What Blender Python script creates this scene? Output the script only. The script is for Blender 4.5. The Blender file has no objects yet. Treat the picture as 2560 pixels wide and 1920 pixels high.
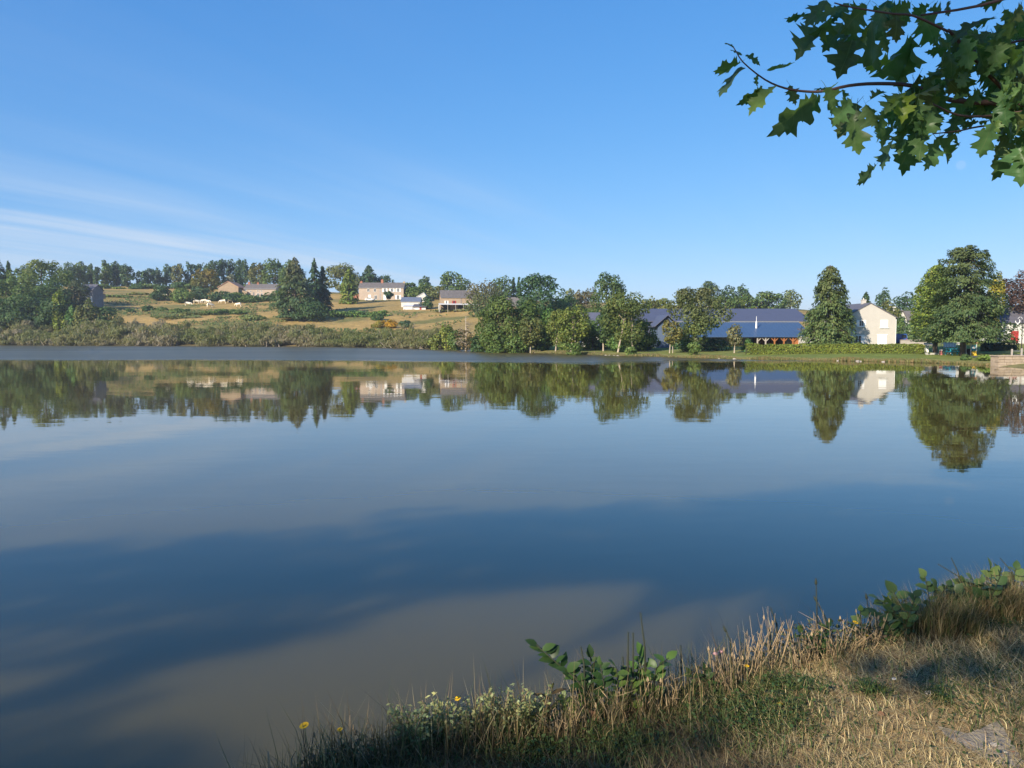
import bpy, bmesh, math
import numpy as np
from mathutils import Matrix, Vector

S = bpy.context.scene
COL = S.collection
R = math.radians

# ------------------------------------------------------------------ camera
CAM_Z = 3.0                      # metres above the lake
F, CX, CY = 1934.0, 1280.0, 960.0   # focal length and centre in photo pixels
HORIZON = 838.0
PITCH = math.atan((CY - HORIZON) / F)
cam_d = bpy.data.cameras.new("camera")
cam_d.sensor_width = 36.0
cam_d.lens = 36.0 * F / 2560.0
cam_d.clip_start = 0.05
cam_d.clip_end = 9000.0
cam = bpy.data.objects.new("camera", cam_d)
cam.location = (0, 0, CAM_Z)
cam.rotation_euler = (math.pi / 2 - PITCH, 0, 0)
COL.objects.link(cam)
S.camera = cam

# ------------------------------------------------------------------ light
SUN_EL = R(25.0)
SUN_AZ = R(38.0)                 # the light travels this far to the right of straight ahead
SUN_STRENGTH = 4.8
SKY_STRENGTH = 0.105
EXPOSURE = 0.85
SKY_K = SKY_STRENGTH * 2 ** EXPOSURE
LIGHT = Vector((math.sin(SUN_AZ) * math.cos(SUN_EL), math.cos(SUN_AZ) * math.cos(SUN_EL), -math.sin(SUN_EL)))
sun_d = bpy.data.lights.new("sun", 'SUN')
sun_d.energy = SUN_STRENGTH
sun_d.angle = R(0.5)
sun_d.color = (1.0, 0.89, 0.72)
sun = bpy.data.objects.new("sun", sun_d)
sun.rotation_euler = LIGHT.to_track_quat('-Z', 'Y').to_euler()
COL.objects.link(sun)

world = bpy.data.worlds.new("World")
S.world = world
world.use_nodes = True
wn, wl = world.node_tree.nodes, world.node_tree.links
wn.clear()
def N(nodes, typ, **kw):
    n = nodes.new(typ)
    for k, v in kw.items():
        setattr(n, k, v)
    return n
w_out = N(wn, 'ShaderNodeOutputWorld')
w_bg = N(wn, 'ShaderNodeBackground')
w_bg.inputs['Strength'].default_value = SKY_STRENGTH
sky = N(wn, 'ShaderNodeTexSky', sky_type='NISHITA', sun_disc=False)
sky.sun_elevation = SUN_EL
sky.sun_rotation = math.pi + SUN_AZ       # rotation 0 = sun towards +Y; the sun stands behind the camera
sky.altitude = 300
sky.air_density = 1.0
sky.dust_density = 0.15
sky.ozone_density = 3.0
hs = N(wn, 'ShaderNodeHueSaturation')
hs.inputs['Hue'].default_value = 0.497
hs.inputs['Saturation'].default_value = 1.22
hs.inputs['Value'].default_value = 1.0
wl.new(sky.outputs[0], hs.inputs['Color'])
# thin cirrus: noise on a high flat layer, drawn out along one direction
tc = N(wn, 'ShaderNodeTexCoord')
sep = N(wn, 'ShaderNodeSeparateXYZ')
wl.new(tc.outputs['Generated'], sep.inputs[0])
def wm(op, a, b=None, c=None):
    n = N(wn, 'ShaderNodeMath', operation=op)
    for i, v in enumerate((a, b, c)):
        if v is None: continue
        if isinstance(v, (int, float)): n.inputs[i].default_value = v
        else: wl.new(v, n.inputs[i])
    return n.outputs[0]
zc = wm('MAXIMUM', sep.outputs[2], 0.0)
zden = wm('ADD', zc, 0.06)
px_ = wm('DIVIDE', sep.outputs[0], zden)
py_ = wm('DIVIDE', sep.outputs[1], zden)
comb = N(wn, 'ShaderNodeCombineXYZ')
wl.new(px_, comb.inputs[0]); wl.new(py_, comb.inputs[1])
rotn = N(wn, 'ShaderNodeMapping')
rotn.inputs['Rotation'].default_value = (0, 0, R(-60))
wl.new(comb.outputs[0], rotn.inputs[0])
mapn = N(wn, 'ShaderNodeMapping')
mapn.inputs['Scale'].default_value = (0.11, 1.0, 1)
wl.new(rotn.outputs[0], mapn.inputs[0])
cn = N(wn, 'ShaderNodeTexNoise')
cn.inputs['Scale'].default_value = 1.25
cn.inputs['Detail'].default_value = 7
cn.inputs['Roughness'].default_value = 0.56
cn.inputs['Distortion'].default_value = 0.35
wl.new(mapn.outputs[0], cn.inputs['Vector'])
cn2 = N(wn, 'ShaderNodeTexNoise')
cn2.inputs['Scale'].default_value = 0.22
cn2.inputs['Detail'].default_value = 2
wl.new(comb.outputs[0], cn2.inputs['Vector'])
c1 = N(wn, 'ShaderNodeMapRange', interpolation_type='SMOOTHSTEP')
c1.inputs[1].default_value = 0.34; c1.inputs[2].default_value = 0.78
wl.new(cn.outputs[0], c1.inputs[0])
c2 = N(wn, 'ShaderNodeMapRange', interpolation_type='SMOOTHSTEP')
c2.inputs[1].default_value = 0.36; c2.inputs[2].default_value = 0.62
wl.new(cn2.outputs[0], c2.inputs[0])
# cirrus lies low towards the west (left of the view)
lowm = N(wn, 'ShaderNodeMapRange', interpolation_type='SMOOTHSTEP')
lowm.inputs[1].default_value = 0.24; lowm.inputs[2].default_value = 0.11
wl.new(sep.outputs[2], lowm.inputs[0])
westm = N(wn, 'ShaderNodeMapRange', interpolation_type='SMOOTHSTEP')
westm.inputs[1].default_value = 0.10; westm.inputs[2].default_value = -0.25
wl.new(sep.outputs[0], westm.inputs[0])
cov = wm('MULTIPLY', wm('MULTIPLY', c1.outputs[0], wm('ADD', wm('MULTIPLY', c2.outputs[0], 0.6), 0.4)),
         wm('MULTIPLY', wm('ADD', lowm.outputs[0], 0.12), wm('ADD', westm.outputs[0], 0.10)))
cov = wm('MULTIPLY', cov, 0.95)
mixc = N(wn, 'ShaderNodeMix', data_type='RGBA')
wl.new(cov, mixc.inputs[0])
sr = N(wn, 'ShaderNodeSeparateColor'); wl.new(hs.outputs[0], sr.inputs[0])
cb = N(wn, 'ShaderNodeCombineColor')
# phone-camera response of the clear sky, channel by channel
for i_, (e_, k_) in enumerate(((.80, .60), (.62, .705), (.45, .977))):
    wl.new(wm('MULTIPLY', wm('POWER', wm('MULTIPLY', wm('MAXIMUM', sr.outputs[i_], 0.0), .1537), e_), k_ / SKY_K), cb.inputs[i_])
wl.new(cb.outputs[0], mixc.inputs[6])
mixc.inputs[7].default_value = (.70 / SKY_K, .80 / SKY_K, .93 / SKY_K, 1)
# the pale day moon
moon_dir = Vector(((2385 - CX) / F, 1.0, (HORIZON - 420) / F)).normalized()
md = N(wn, 'ShaderNodeVectorMath', operation='DOT_PRODUCT')
nrmv = N(wn, 'ShaderNodeVectorMath', operation='NORMALIZE')
wl.new(tc.outputs['Generated'], nrmv.inputs[0])
wl.new(nrmv.outputs[0], md.inputs[0])
md.inputs[1].default_value = moon_dir
mr = N(wn, 'ShaderNodeMapRange')
mr.inputs[1].default_value = math.cos(0.0056); mr.inputs[2].default_value = math.cos(0.0040)
wl.new(md.outputs['Value'], mr.inputs[0])
mixm = N(wn, 'ShaderNodeMix', data_type='RGBA')
wl.new(wm('MULTIPLY', mr.outputs[0], 0.14), mixm.inputs[0])
wl.new(mixc.outputs[2], mixm.inputs[6])
mixm.inputs[7].default_value = (.78 / SKY_K, .86 / SKY_K, .96 / SKY_K, 1)
wl.new(mixm.outputs[2], w_bg.inputs['Color'])
wl.new(w_bg.outputs[0], w_out.inputs[0])

vs = S.view_settings
vs.view_transform = 'Standard'
vs.look = 'None'
vs.exposure = EXPOSURE
vs.gamma = 1.0
vs.use_curve_mapping = False
S.cycles.max_bounces = 6
S.cycles.transparent_max_bounces = 6
S.cycles.caustics_reflective = False
S.cycles.caustics_refractive = False

# ------------------------------------------------------------------ view geometry
def ray(px, py):
    a, b = (px - CX) / F, (CY - py) / F
    c, s = math.cos(PITCH), math.sin(PITCH)
    return np.array([a, c + b * s, b * c - s])
def at(px, py, Y):
    d = ray(px, py)
    return Vector(d * (Y / d[1])) + Vector((0, 0, CAM_Z))
def atz(px, py, z):
    d = ray(px, py)
    return Vector(d * ((z - CAM_Z) / d[2])) + Vector((0, 0, CAM_Z))

# ------------------------------------------------------------------ terrain
def water_pt(px, py):
    v = atz(px, py, 0.0)
    return (v.x, v.y)
far_shore = [water_pt(*p) for p in [(0, 863), (200, 864), (400, 865), (600, 866), (820, 867), (900, 868.5), (1000, 870), (1100, 873), (1200, 876),
             (1350, 883), (1450, 886), (1560, 889.5), (1700, 894), (1800, 897), (1920, 900), (2100, 902), (2200, 904), (2320, 907), (2420, 910), (2490, 914)]]
wall_a, wall_b = water_pt(2494, 916.5), water_pt(2575, 919)
U = Vector((0.903, 0.43)).normalized()          # the near bank runs this way
NB = 0.42
NRM = Vector((-U.y, U.x))                       # towards the water
near_edge = [(p.x + NRM.x * .2, p.y + NRM.y * .2) for p in [atz(px, py, 1.38) for px, py in
             [(690, 1945), (800, 1915), (1000, 1872), (1300, 1812), (1480, 1782), (1680, 1722), (1900, 1645), (2100, 1598), (2300, 1545), (2560, 1478)]]]
near_edge += [(4.6, 5.75), (7, 7.0), (14, 10.2), (24, 15.5), (40, 26), (58, 42), (60, 56)]
lake_poly = [(-330, 190), (-230, 222)] + far_shore + [wall_a, wall_b, (54, 68)] + near_edge[::-1] + [(-1.15, 2.35), (-2.4, 1.75), (-5, .7), (-12, -2.0), (-26, -7.2), (-42, -13), (-80, -34), (-160, -40), (-260, 10), (-330, 90)]
LP = np.array(lake_poly)

def sdist(P):
    """signed distance to the lake outline, positive on land"""
    A, B = LP, np.roll(LP, -1, 0)
    best = np.full(len(P), 1e18)
    inside = np.zeros(len(P), bool)
    for a, b in zip(A, B):
        ab = b - a
        t = np.clip(((P - a) @ ab) / (ab @ ab), 0, 1)
        d = ((P - a - t[:, None] * ab) ** 2).sum(1)
        best = np.minimum(best, d)
        c = (a[1] > P[:, 1]) != (b[1] > P[:, 1])
        with np.errstate(divide='ignore', invalid='ignore'):
            xx = (b[0] - a[0]) * (P[:, 1] - a[1]) / (b[1] - a[1] + 1e-12) + a[0]
        inside ^= c & (P[:, 0] < xx)
    return np.where(inside, -1, 1) * np.sqrt(best)

ctrl = []
for px, py, D in [(0, 836, 245), (0, 800, 262), (120, 790, 270), (100, 735, 300), (0, 722, 380), (300, 728, 370), (300, 765, 310), (300, 800, 268), (230, 712, 430), (420, 717, 430), (620, 716, 430),
                  (450, 830, 245), (450, 798, 265), (470, 762, 312), (407, 742, 340), (600, 750, 335), (560, 742, 350), (655, 741, 350), (640, 800, 265), (740, 790, 272),
                  (900, 750, 340), (960, 749, 345), (1010, 772, 300), (1140, 777, 285), (1100, 800, 262), (1180, 830, 215), (900, 815, 250), (860, 770, 300), (860, 845, 220), (1060, 735, 380), (1130, 740, 360),
                  (1250, 780, 270), (1270, 766, 290), (1400, 800, 205), (1290, 867, 142), (1500, 870, 131), (1700, 876, 117), (1350, 862, 150), (1600, 858, 150), (1950, 858, 145),
                  (1520, 800, 195), (1660, 775, 260), (1780, 770, 285), (1950, 770, 285), (2176, 866, 126), (2020, 866, 126), (2100, 872, 112), (2255, 842, 182), (2300, 840, 200), (2480, 859, 122),
                  (2550, 886, 88), (2400, 878, 97), (2240, 862, 140), (2300, 886, 104), (2440, 862, 130), (2560, 860, 120), (2540, 790, 260), (2250, 790, 300)]:
    p = at(px, py, D)
    ctrl.append((p.x, p.y, p.z))
for x, y, z in [(66, 30, 1.3), (90, 60, 1.4), (130, 120, 3), (5, -6, 1.6), (-6, -4, 1.6), (20, 4, 1.6), (-30, -34, 1.8), (-90, -70, 2.4), (-240, -90, 3), (0, -120, 3), (120, -60, 3), (-360, 120, 3), (-360, 280, 22),
                (-420, 420, 30), (-150, 520, 25), (150, 520, 12), (300, 420, 10), (300, 200, 6), (0, 640, 13), (-300, 640, 18), (300, 640, 10)]:
    ctrl.append((x, y, z))
ctrl = np.array(ctrl)
_n = len(ctrl)
_d = np.sqrt(((ctrl[:, None, :2] - ctrl[None, :, :2]) ** 2).sum(2))
_A = np.zeros((_n + 1, _n + 1))
_A[:_n, :_n] = _d + np.eye(_n) * -1.5
_A[:_n, _n] = 1; _A[_n, :_n] = 1
_w = np.linalg.solve(_A, np.append(ctrl[:, 2], 0))

def sstep(a, b, x):
    t = np.clip((x - a) / (b - a), 0, 1)
    return t * t * (3 - 2 * t)
def wob(x, y, s, seed):
    """cheap smooth noise, about -1..1"""
    r = np.random.RandomState(seed)
    o = 0
    for k in range(5):
        a = r.uniform(0, 6.28); f = s * r.uniform(.6, 1.7); p = r.uniform(0, 6.28)
        o = o + np.sin((x * math.cos(a) + y * math.sin(a)) * f + p + 1.3 * np.sin((x * math.sin(a) - y * math.cos(a)) * f * .7 + p))
    return o / 3.0

def terrain(x, y):
    x = np.atleast_1d(np.asarray(x, float)); y = np.atleast_1d(np.asarray(y, float))
    P = np.stack([x, y], 1)
    hz = np.full(len(P), _w[_n])
    for i in range(0, len(P), 20000):
        q = P[i:i + 20000]
        hz[i:i + 20000] += np.sqrt(((q[:, None] - ctrl[None, :, :2]) ** 2).sum(2)) @ _w[:_n]
    r = np.sqrt(x * x + y * y)
    far = sstep(480, 760, r)
    hz = np.maximum(hz, 0.25) * (1 - far) + 7.0 * far
    d = sdist(P)
    near = 1 - sstep(14, 45, r)
    width = 0.28 * near + 3.0 * (1 - near)
    rise = sstep(0, 1, d / width)
    low = 0.30 + 0.3 * sstep(60, 250, y)
    cap = (1.38 + 0.05 * wob(x, y, 1.1, 3) + 0.015 * wob(x, y, 5, 4)) * near + (low + np.maximum(hz - low, 0) * sstep(2, 26, d)) * (1 - near)
    cap = cap + near * 0.10 * sstep(0.5, 6, d)
    z = np.where(d > 0, cap * rise, -np.minimum(1.6, -d * (0.9 * near + 0.25 * (1 - near))) - 0.02)
    return z
def gz(x, y):
    return float(terrain([x], [y])[0])
def ground_at(px, py, lo=1.5, hi=500.0):
    """where the sight line through a photo pixel meets the land"""
    d = ray(px, py); d = d / d[1]
    Y = np.geomspace(lo, hi, 1500)
    z = CAM_Z + d[2] * Y
    t = np.maximum(terrain(d[0] * Y, Y), 0)
    k = int(np.argmax(z < t)) if (z < t).any() else len(Y) - 1
    return Vector((d[0] * Y[k], Y[k], max(z[k], t[k])))

# ------------------------------------------------------------------ object helpers
def tag(o, label=None, cat=None, group=None, kind=None):
    if label: o['label'] = label
    if cat: o['category'] = cat
    if group: o['group'] = group
    if kind: o['kind'] = kind
    return o
def thing(name, loc, label, cat, group=None, rz=0.0):
    o = bpy.data.objects.new(name, None)
    o.location = loc
    o.rotation_euler = (0, 0, rz)
    o.empty_display_size = 0.2
    COL.objects.link(o)
    return tag(o, label, cat, group)
def link(name, me, parent=None, loc=None):
    o = bpy.data.objects.new(name, me)
    COL.objects.link(o)
    if parent: o.parent = parent
    if loc is not None: o.location = loc
    return o
def mesh_np(name, V, faces, mat, cols=None, smooth=False, normals=None):
    """faces: list of int arrays (n,k); one mesh"""
    me = bpy.data.meshes.new(name)
    V = np.asarray(V, np.float32)
    loops = np.concatenate([f.reshape(-1) for f in faces]).astype(np.int32)
    tot = np.concatenate([np.full(len(f), f.shape[1]) for f in faces]).astype(np.int32)
    st = np.concatenate([[0], np.cumsum(tot)[:-1]]).astype(np.int32)
    me.vertices.add(len(V)); me.vertices.foreach_set('co', V.reshape(-1))
    me.loops.add(len(loops)); me.loops.foreach_set('vertex_index', loops)
    me.polygons.add(len(tot)); me.polygons.foreach_set('loop_start', st); me.polygons.foreach_set('loop_total', tot)
    if smooth: me.polygons.foreach_set('use_smooth', np.ones(len(tot), bool))
    if cols is not None:
        a = me.color_attributes.new('Col', 'FLOAT_COLOR', 'POINT')
        c = np.ones((len(V), 4), np.float32); c[:, :3] = cols
        a.data.foreach_set('color', c.reshape(-1))
    me.update(calc_edges=True)
    if mat: me.materials.append(mat)
    return me

class MB:
    """gathers simple solids into one mesh"""
    def __init__(s): s.v = []; s.f = []
    def add(s, vs, fs):
        o = len(s.v); s.v += [tuple(v) for v in vs]; s.f += [tuple(i + o for i in f) for f in fs]; return s
    def box(s, x0, x1, y0, y1, z0, z1):
        return s.add([(x0, y0, z0), (x1, y0, z0), (x1, y1, z0), (x0, y1, z0), (x0, y0, z1), (x1, y0, z1), (x1, y1, z1), (x0, y1, z1)],
                     [(0, 3, 2, 1), (4, 5, 6, 7), (0, 1, 5, 4), (1, 2, 6, 5), (2, 3, 7, 6), (3, 0, 4, 7)])
    def prism(s, poly, axis, a, b):
        """poly of 2-D points swept along an axis from a to b"""
        def P(p, t): return (t, p[0], p[1]) if axis == 'x' else ((p[0], t, p[1]) if axis == 'y' else (p[0], p[1], t))
        n = len(poly)
        vs = [P(p, a) for p in poly] + [P(p, b) for p in poly]
        fs = [tuple(range(n)), tuple(range(2 * n - 1, n - 1, -1))] + [(i, i + n, (i + 1) % n + n, (i + 1) % n) for i in range(n)]
        return s.add(vs, fs)
    def tube(s, pts, rads, n=6, cap=True):
        pts = [Vector(p) for p in pts]
        if not hasattr(rads, '__len__'): rads = [rads] * len(pts)
        vs, fs = [], []
        ref = Vector((0.31, 0.22, 0.92))
        for i, p in enumerate(pts):
            t = (pts[min(i + 1, len(pts) - 1)] - pts[max(i - 1, 0)]).normalized()
            a = t.cross(ref)
            if a.length < 1e-3: a = t.cross(Vector((1, 0, 0)))
            a.normalize(); b = t.cross(a)
            for k in range(n):
                q = 2 * math.pi * k / n
                vs.append(p + (a * math.cos(q) + b * math.sin(q)) * rads[i])
        for i in range(len(pts) - 1):
            for k in range(n):
                fs.append((i * n + k, i * n + (k + 1) % n, (i + 1) * n + (k + 1) % n, (i + 1) * n + k))
        if cap:
            fs.append(tuple(range(n - 1, -1, -1))); fs.append(tuple(range(len(vs) - n, len(vs))))
        return s.add(vs, fs)
    def build(s, name, mat, parent=None, loc=None, smooth=False):
        me = bpy.data.meshes.new(name)
        me.from_pydata(s.v, [], s.f)
        if smooth:
            for p in me.polygons: p.use_smooth = True
        me.update()
        bm = bmesh.new(); bm.from_mesh(me); bmesh.ops.recalc_face_normals(bm, faces=bm.faces); bm.to_mesh(me); bm.free()
        if mat: me.materials.append(mat)
        return link(name, me, parent, loc)

# ------------------------------------------------------------------ materials
def new_mat(name):
    m = bpy.data.materials.new(name); m.use_nodes = True
    return m, m.node_tree.nodes, m.node_tree.links, m.node_tree.nodes['Principled BSDF']
def plain(name, col, rough=0.7, var=0.25, scale=2.0, bump=0.0, spec=0.3, metal=0.0, stretch=(1, 1, 1)):
    m, n, l, p = new_mat(name)
    t = N(n, 'ShaderNodeTexCoord')
    mp = N(n, 'ShaderNodeMapping'); mp.inputs['Scale'].default_value = stretch
    l.new(t.outputs['Object'], mp.inputs[0])
    no = N(n, 'ShaderNodeTexNoise'); no.inputs['Scale'].default_value = scale; no.inputs['Detail'].default_value = 6; no.inputs['Roughness'].default_value = 0.65
    l.new(mp.outputs[0], no.inputs['Vector'])
    mr = N(n, 'ShaderNodeMapRange'); mr.inputs[1].default_value = 0.25; mr.inputs[2].default_value = 0.75
    mr.inputs[3].default_value = 1 - var; mr.inputs[4].default_value = 1 + var
    l.new(no.outputs[0], mr.inputs[0])
    mx = N(n, 'ShaderNodeMix', data_type='RGBA', blend_type='MULTIPLY'); mx.inputs[0].default_value = 1
    mx.inputs[6].default_value = (*col, 1)
    l.new(mr.outputs[0], mx.inputs[7])
    l.new(mx.outputs[2], p.inputs['Base Color'])
    p.inputs['Roughness'].default_value = rough
    p.inputs['Specular IOR Level'].default_value = spec
    p.inputs['Metallic'].default_value = metal
    if bump:
        b = N(n, 'ShaderNodeBump'); b.inputs['Strength'].default_value = bump; b.inputs['Distance'].default_value = 0.05
        l.new(no.outputs[0], b.inputs['Height']); l.new(b.outputs[0], p.inputs['Normal'])
    return m
def leaf_mat(name, trans=0.3, attr=True, rough=0.55, spec=0.25):
    m, n, l, p = new_mat(name)
    out = n['Material Output']
    if attr:
        a = N(n, 'ShaderNodeVertexColor', layer_name='Col'); col = a.outputs[0]
    else:
        a = N(n, 'ShaderNodeObjectInfo'); col = a.outputs['Color']
    l.new(col, p.inputs['Base Color'])
    p.inputs['Roughness'].default_value = rough
    p.inputs['Specular IOR Level'].default_value = spec
    tr = N(n, 'ShaderNodeBsdfTranslucent')
    br = N(n, 'ShaderNodeMix', data_type='RGBA', blend_type='MULTIPLY'); br.inputs[0].default_value = 1
    br.inputs[7].default_value = (1.25, 1.3, 0.6, 1)
    l.new(col, br.inputs[6]); l.new(br.outputs[2], tr.inputs[0])
    ms = N(n, 'ShaderNodeMixShader'); ms.inputs[0].default_value = trans
    l.new(p.outputs[0], ms.inputs[1]); l.new(tr.outputs[0], ms.inputs[2]); l.new(ms.outputs[0], out.inputs[0])
    return m
M_LEAF = leaf_mat("foliage", 0.36)
M_GRASS = leaf_mat("grass_blade", 0.25, rough=0.6, spec=0.2)
M_PLANT = leaf_mat("plant_leaf", 0.3, rough=0.45, spec=0.35)
M_BARK = plain("bark", (0.13, 0.10, 0.075), 0.9, 0.4, 3.0, 0.6, stretch=(1, 1, 0.2))
M_PALEBARK = plain("pale_bark", (0.36, 0.30, 0.23), 0.9, 0.3, 3.0, 0.4, stretch=(1, 1, 0.2))

# ================================================================== SETTING
def axis(parts):
    out = []
    for a, b, s0, s1 in parts:
        x = a
        while x < b:
            out.append(x)
            x += s0 + (s1 - s0) * (x - a) / (b - a)
    out.append(parts[-1][1])
    return np.array(out)
gx = axis([(-4000, -700, 500, 60), (-700, -300, 40, 10), (-300, -60, 6, 3), (-60, -3, 2.5, 0.3), (-3, 6, 0.075, 0.075), (6, 60, 0.3, 1.3), (60, 160, 1.5, 4), (160, 500, 6, 25), (500, 4000, 40, 500)])
gy = axis([(-3000, -200, 500, 40), (-200, -10, 20, 1.5), (-10, 1, 1.2, 0.3), (1, 9, 0.075, 0.075), (9, 70, 0.4, 1.2), (70, 140, 0.8, 1.0), (140, 270, 1.5, 2.5), (270, 480, 3, 6), (480, 1000, 10, 40), (1000, 4500, 60, 600)])
GX, GY = np.meshgrid(gx, gy)
gxf, gyf = GX.ravel(), GY.ravel()
GD = sdist(np.stack([gxf, gyf], 1))
gzf = terrain(gxf, gyf)
rr = np.sqrt(gxf ** 2 + gyf ** 2)
gzf = gzf + np.where(GD > 1.0, 1, 0) * (0.25 * wob(gxf, gyf, 0.12, 11) + 0.12 * wob(gxf, gyf, 0.4, 12)) * sstep(150, 230, rr)

# bare worn stone showing through the turf, lower right of the view
SLAB = [atz(px, py, 1.45) for px, py in [(2345, 1782), (2420, 1800), (2500, 1775), (2520, 1810), (2560, 1885), (2545, 1902), (2480, 1880), (2425, 1838), (2370, 1805)]]
slab_c = np.mean([(p.x, p.y) for p in SLAB], 0)
def in_poly(x, y, poly):
    ins = np.zeros(len(x), bool)
    for a, b in zip(poly, poly[1:] + poly[:1]):
        c = (a[1] > y) != (b[1] > y)
        ins ^= c & (x < (b[0] - a[0]) * (y - a[1]) / (b[1] - a[1] + 1e-12) + a[0])
    return ins

def blend(c, col, m):
    return c * (1 - m[:, None]) + np.array(col)[None] * m[:, None]
n1 = wob(gxf, gyf, 0.05, 21); n2 = wob(gxf, gyf, 0.16, 22); n3 = wob(gxf, gyf, 0.6, 23)
gc = np.tile(np.array([[0.36, 0.245, 0.09]]), (len(gxf), 1))
gc = blend(gc, (0.28, 0.205, 0.078), sstep(-0.2, 0.7, n1 + n2 * .5))
gc = blend(gc, (0.105, 0.125, 0.04), sstep(0.25, 0.9, n2 + 0.5 * n3) * 0.75)
right = sstep(-5, 12, gxf) * (1 - sstep(170, 220, gyf)) * sstep(40, 60, gyf)
gc = blend(gc, (0.155, 0.195, 0.045), right * (0.8 + 0.2 * np.clip(n2, 0, 1)))
lip = (1 - sstep(1.2, 3.0, GD)) * sstep(30, 60, rr)
gc = blend(gc, (0.21, 0.175, 0.085), lip * 0.7 * sstep(-5, 5, gxf))
gc = blend(gc, (0.10, 0.09, 0.055), lip * (1 - sstep(-5, 5, gxf)))
hillgreen = sstep(480, 560, rr)
gc = blend(gc, (0.12, 0.14, 0.05), hillgreen)
nearm = 1 - sstep(14, 30, rr)
m1 = wob(gxf, gyf, 1.6, 31); m2 = wob(gxf, gyf, 4.0, 32)
nb = np.tile(np.array([[0.185, 0.135, 0.072]]), (len(gxf), 1))
nb = blend(nb, (0.33, 0.25, 0.13), sstep(0.0, 0.8, m1 + 0.4 * m2))
nb = blend(nb, (0.08, 0.09, 0.03), sstep(0.3, 0.9, -m1 + 0.5 * m2) * 0.6)
nb = blend(nb, (0.10, 0.075, 0.045), (1 - sstep(0.2, 0.6, GD)))
gc = gc * (1 - nearm[:, None]) + nb * nearm[:, None]
gc = blend(gc, (0.06, 0.05, 0.032), (GD < 0.05).astype(float))

ii = np.arange(len(gy) * len(gx)).reshape(len(gy), len(gx))
gq = np.stack([ii[:-1, :-1], ii[:-1, 1:], ii[1:, 1:], ii[1:, :-1]], -1).reshape(-1, 4)
M_GROUND, n, l, p = new_mat("ground")
a = N(n, 'ShaderNodeVertexColor', layer_name='Col')
t = N(n, 'ShaderNodeTexCoord')
no1 = N(n, 'ShaderNodeTexNoise'); no1.inputs['Scale'].default_value = 0.55; no1.inputs['Detail'].default_value = 8; no1.inputs['Roughness'].default_value = 0.7
no2 = N(n, 'ShaderNodeTexNoise'); no2.inputs['Scale'].default_value = 34; no2.inputs['Detail'].default_value = 5; no2.inputs['Roughness'].default_value = 0.7
for q in (no1, no2): l.new(t.outputs['Object'], q.inputs['Vector'])
mr1 = N(n, 'ShaderNodeMapRange'); mr1.inputs[1].default_value = .3; mr1.inputs[2].default_value = .7; mr1.inputs[3].default_value = .6; mr1.inputs[4].default_value = 1.35
mr2 = N(n, 'ShaderNodeMapRange'); mr2.inputs[1].default_value = .3; mr2.inputs[2].default_value = .7; mr2.inputs[3].default_value = .6; mr2.inputs[4].default_value = 1.4
l.new(no1.outputs[0], mr1.inputs[0]); l.new(no2.outputs[0], mr2.inputs[0])
mm = N(n, 'ShaderNodeMath', operation='MULTIPLY'); l.new(mr1.outputs[0], mm.inputs[0]); l.new(mr2.outputs[0], mm.inputs[1])
mx = N(n, 'ShaderNodeMix', data_type='RGBA', blend_type='MULTIPLY'); mx.inputs[0].default_value = 1
l.new(a.outputs[0], mx.inputs[6]); l.new(mm.outputs[0], mx.inputs[7]); l.new(mx.outputs[2], p.inputs['Base Color'])
p.inputs['Roughness'].default_value = 0.95; p.inputs['Specular IOR Level'].default_value = 0.1
bp = N(n, 'ShaderNodeBump'); bp.inputs['Strength'].default_value = 0.6; bp.inputs['Distance'].default_value = 0.02
l.new(no2.outputs[0], bp.inputs['Height']); l.new(bp.outputs[0], p.inputs['Normal'])
ground = link("ground", mesh_np("ground", np.stack([gxf, gyf, gzf], 1), [gq], M_GROUND, gc, smooth=True))
tag(ground, "dry grass banks, pale pasture hillside and green lakeside lawn", kind='structure')

# water: turbid brown body under a clear reflecting surface, ruffled by wind beyond about 85 m
M_WATER, n, l, p = new_mat("lake_water")
t = N(n, 'ShaderNodeTexCoord'); sp = N(n, 'ShaderNodeSeparateXYZ'); l.new(t.outputs['Object'], sp.inputs[0])
p.inputs['IOR'].default_value = 1.44
p.inputs['Specular Tint'].default_value = (.84, .95, 1, 1)
p.subsurface_method = 'BURLEY'; p.inputs['Subsurface Weight'].default_value = 1.0; p.inputs['Subsurface Radius'].default_value = (1.0, .9, .6); p.inputs['Subsurface Scale'].default_value = 1.5
p.inputs['Specular IOR Level'].default_value = 0.5
def MA(op, a, b=None, c=None, clamp=False):
    q = N(n, 'ShaderNodeMath', operation=op); q.use_clamp = clamp
    for i, v in enumerate((a, b, c)):
        if v is None: continue
        if isinstance(v, (int, float)): q.inputs[i].default_value = v
        else: l.new(v, q.inputs[i])
    return q.outputs[0]
def NZ(scale, detail, stretch, rough=0.5, dist=0.0):
    mp = N(n, 'ShaderNodeMapping'); mp.inputs['Scale'].default_value = stretch; l.new(t.outputs['Object'], mp.inputs[0])
    q = N(n, 'ShaderNodeTexNoise'); q.inputs['Scale'].default_value = scale; q.inputs['Detail'].default_value = detail
    q.inputs['Roughness'].default_value = rough; q.inputs['Distortion'].default_value = dist
    l.new(mp.outputs[0], q.inputs['Vector']); return q.outputs[0]
big = NZ(0.018, 3, (1, 1, 1))
yw = MA('ADD', sp.outputs[1], MA('MULTIPLY', MA('SUBTRACT', big, 0.5), 60.0))
ruf = N(n, 'ShaderNodeMapRange', interpolation_type='SMOOTHSTEP'); ruf.inputs[1].default_value = 82; ruf.inputs[2].default_value = 96
l.new(yw, ruf.inputs[0])
rufn = MA('MULTIPLY', ruf.outputs[0], MA('ADD', 0.55, MA('MULTIPLY', NZ(0.05, 4, (0.35, 1, 1)), 0.8)), clamp=True)
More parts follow.
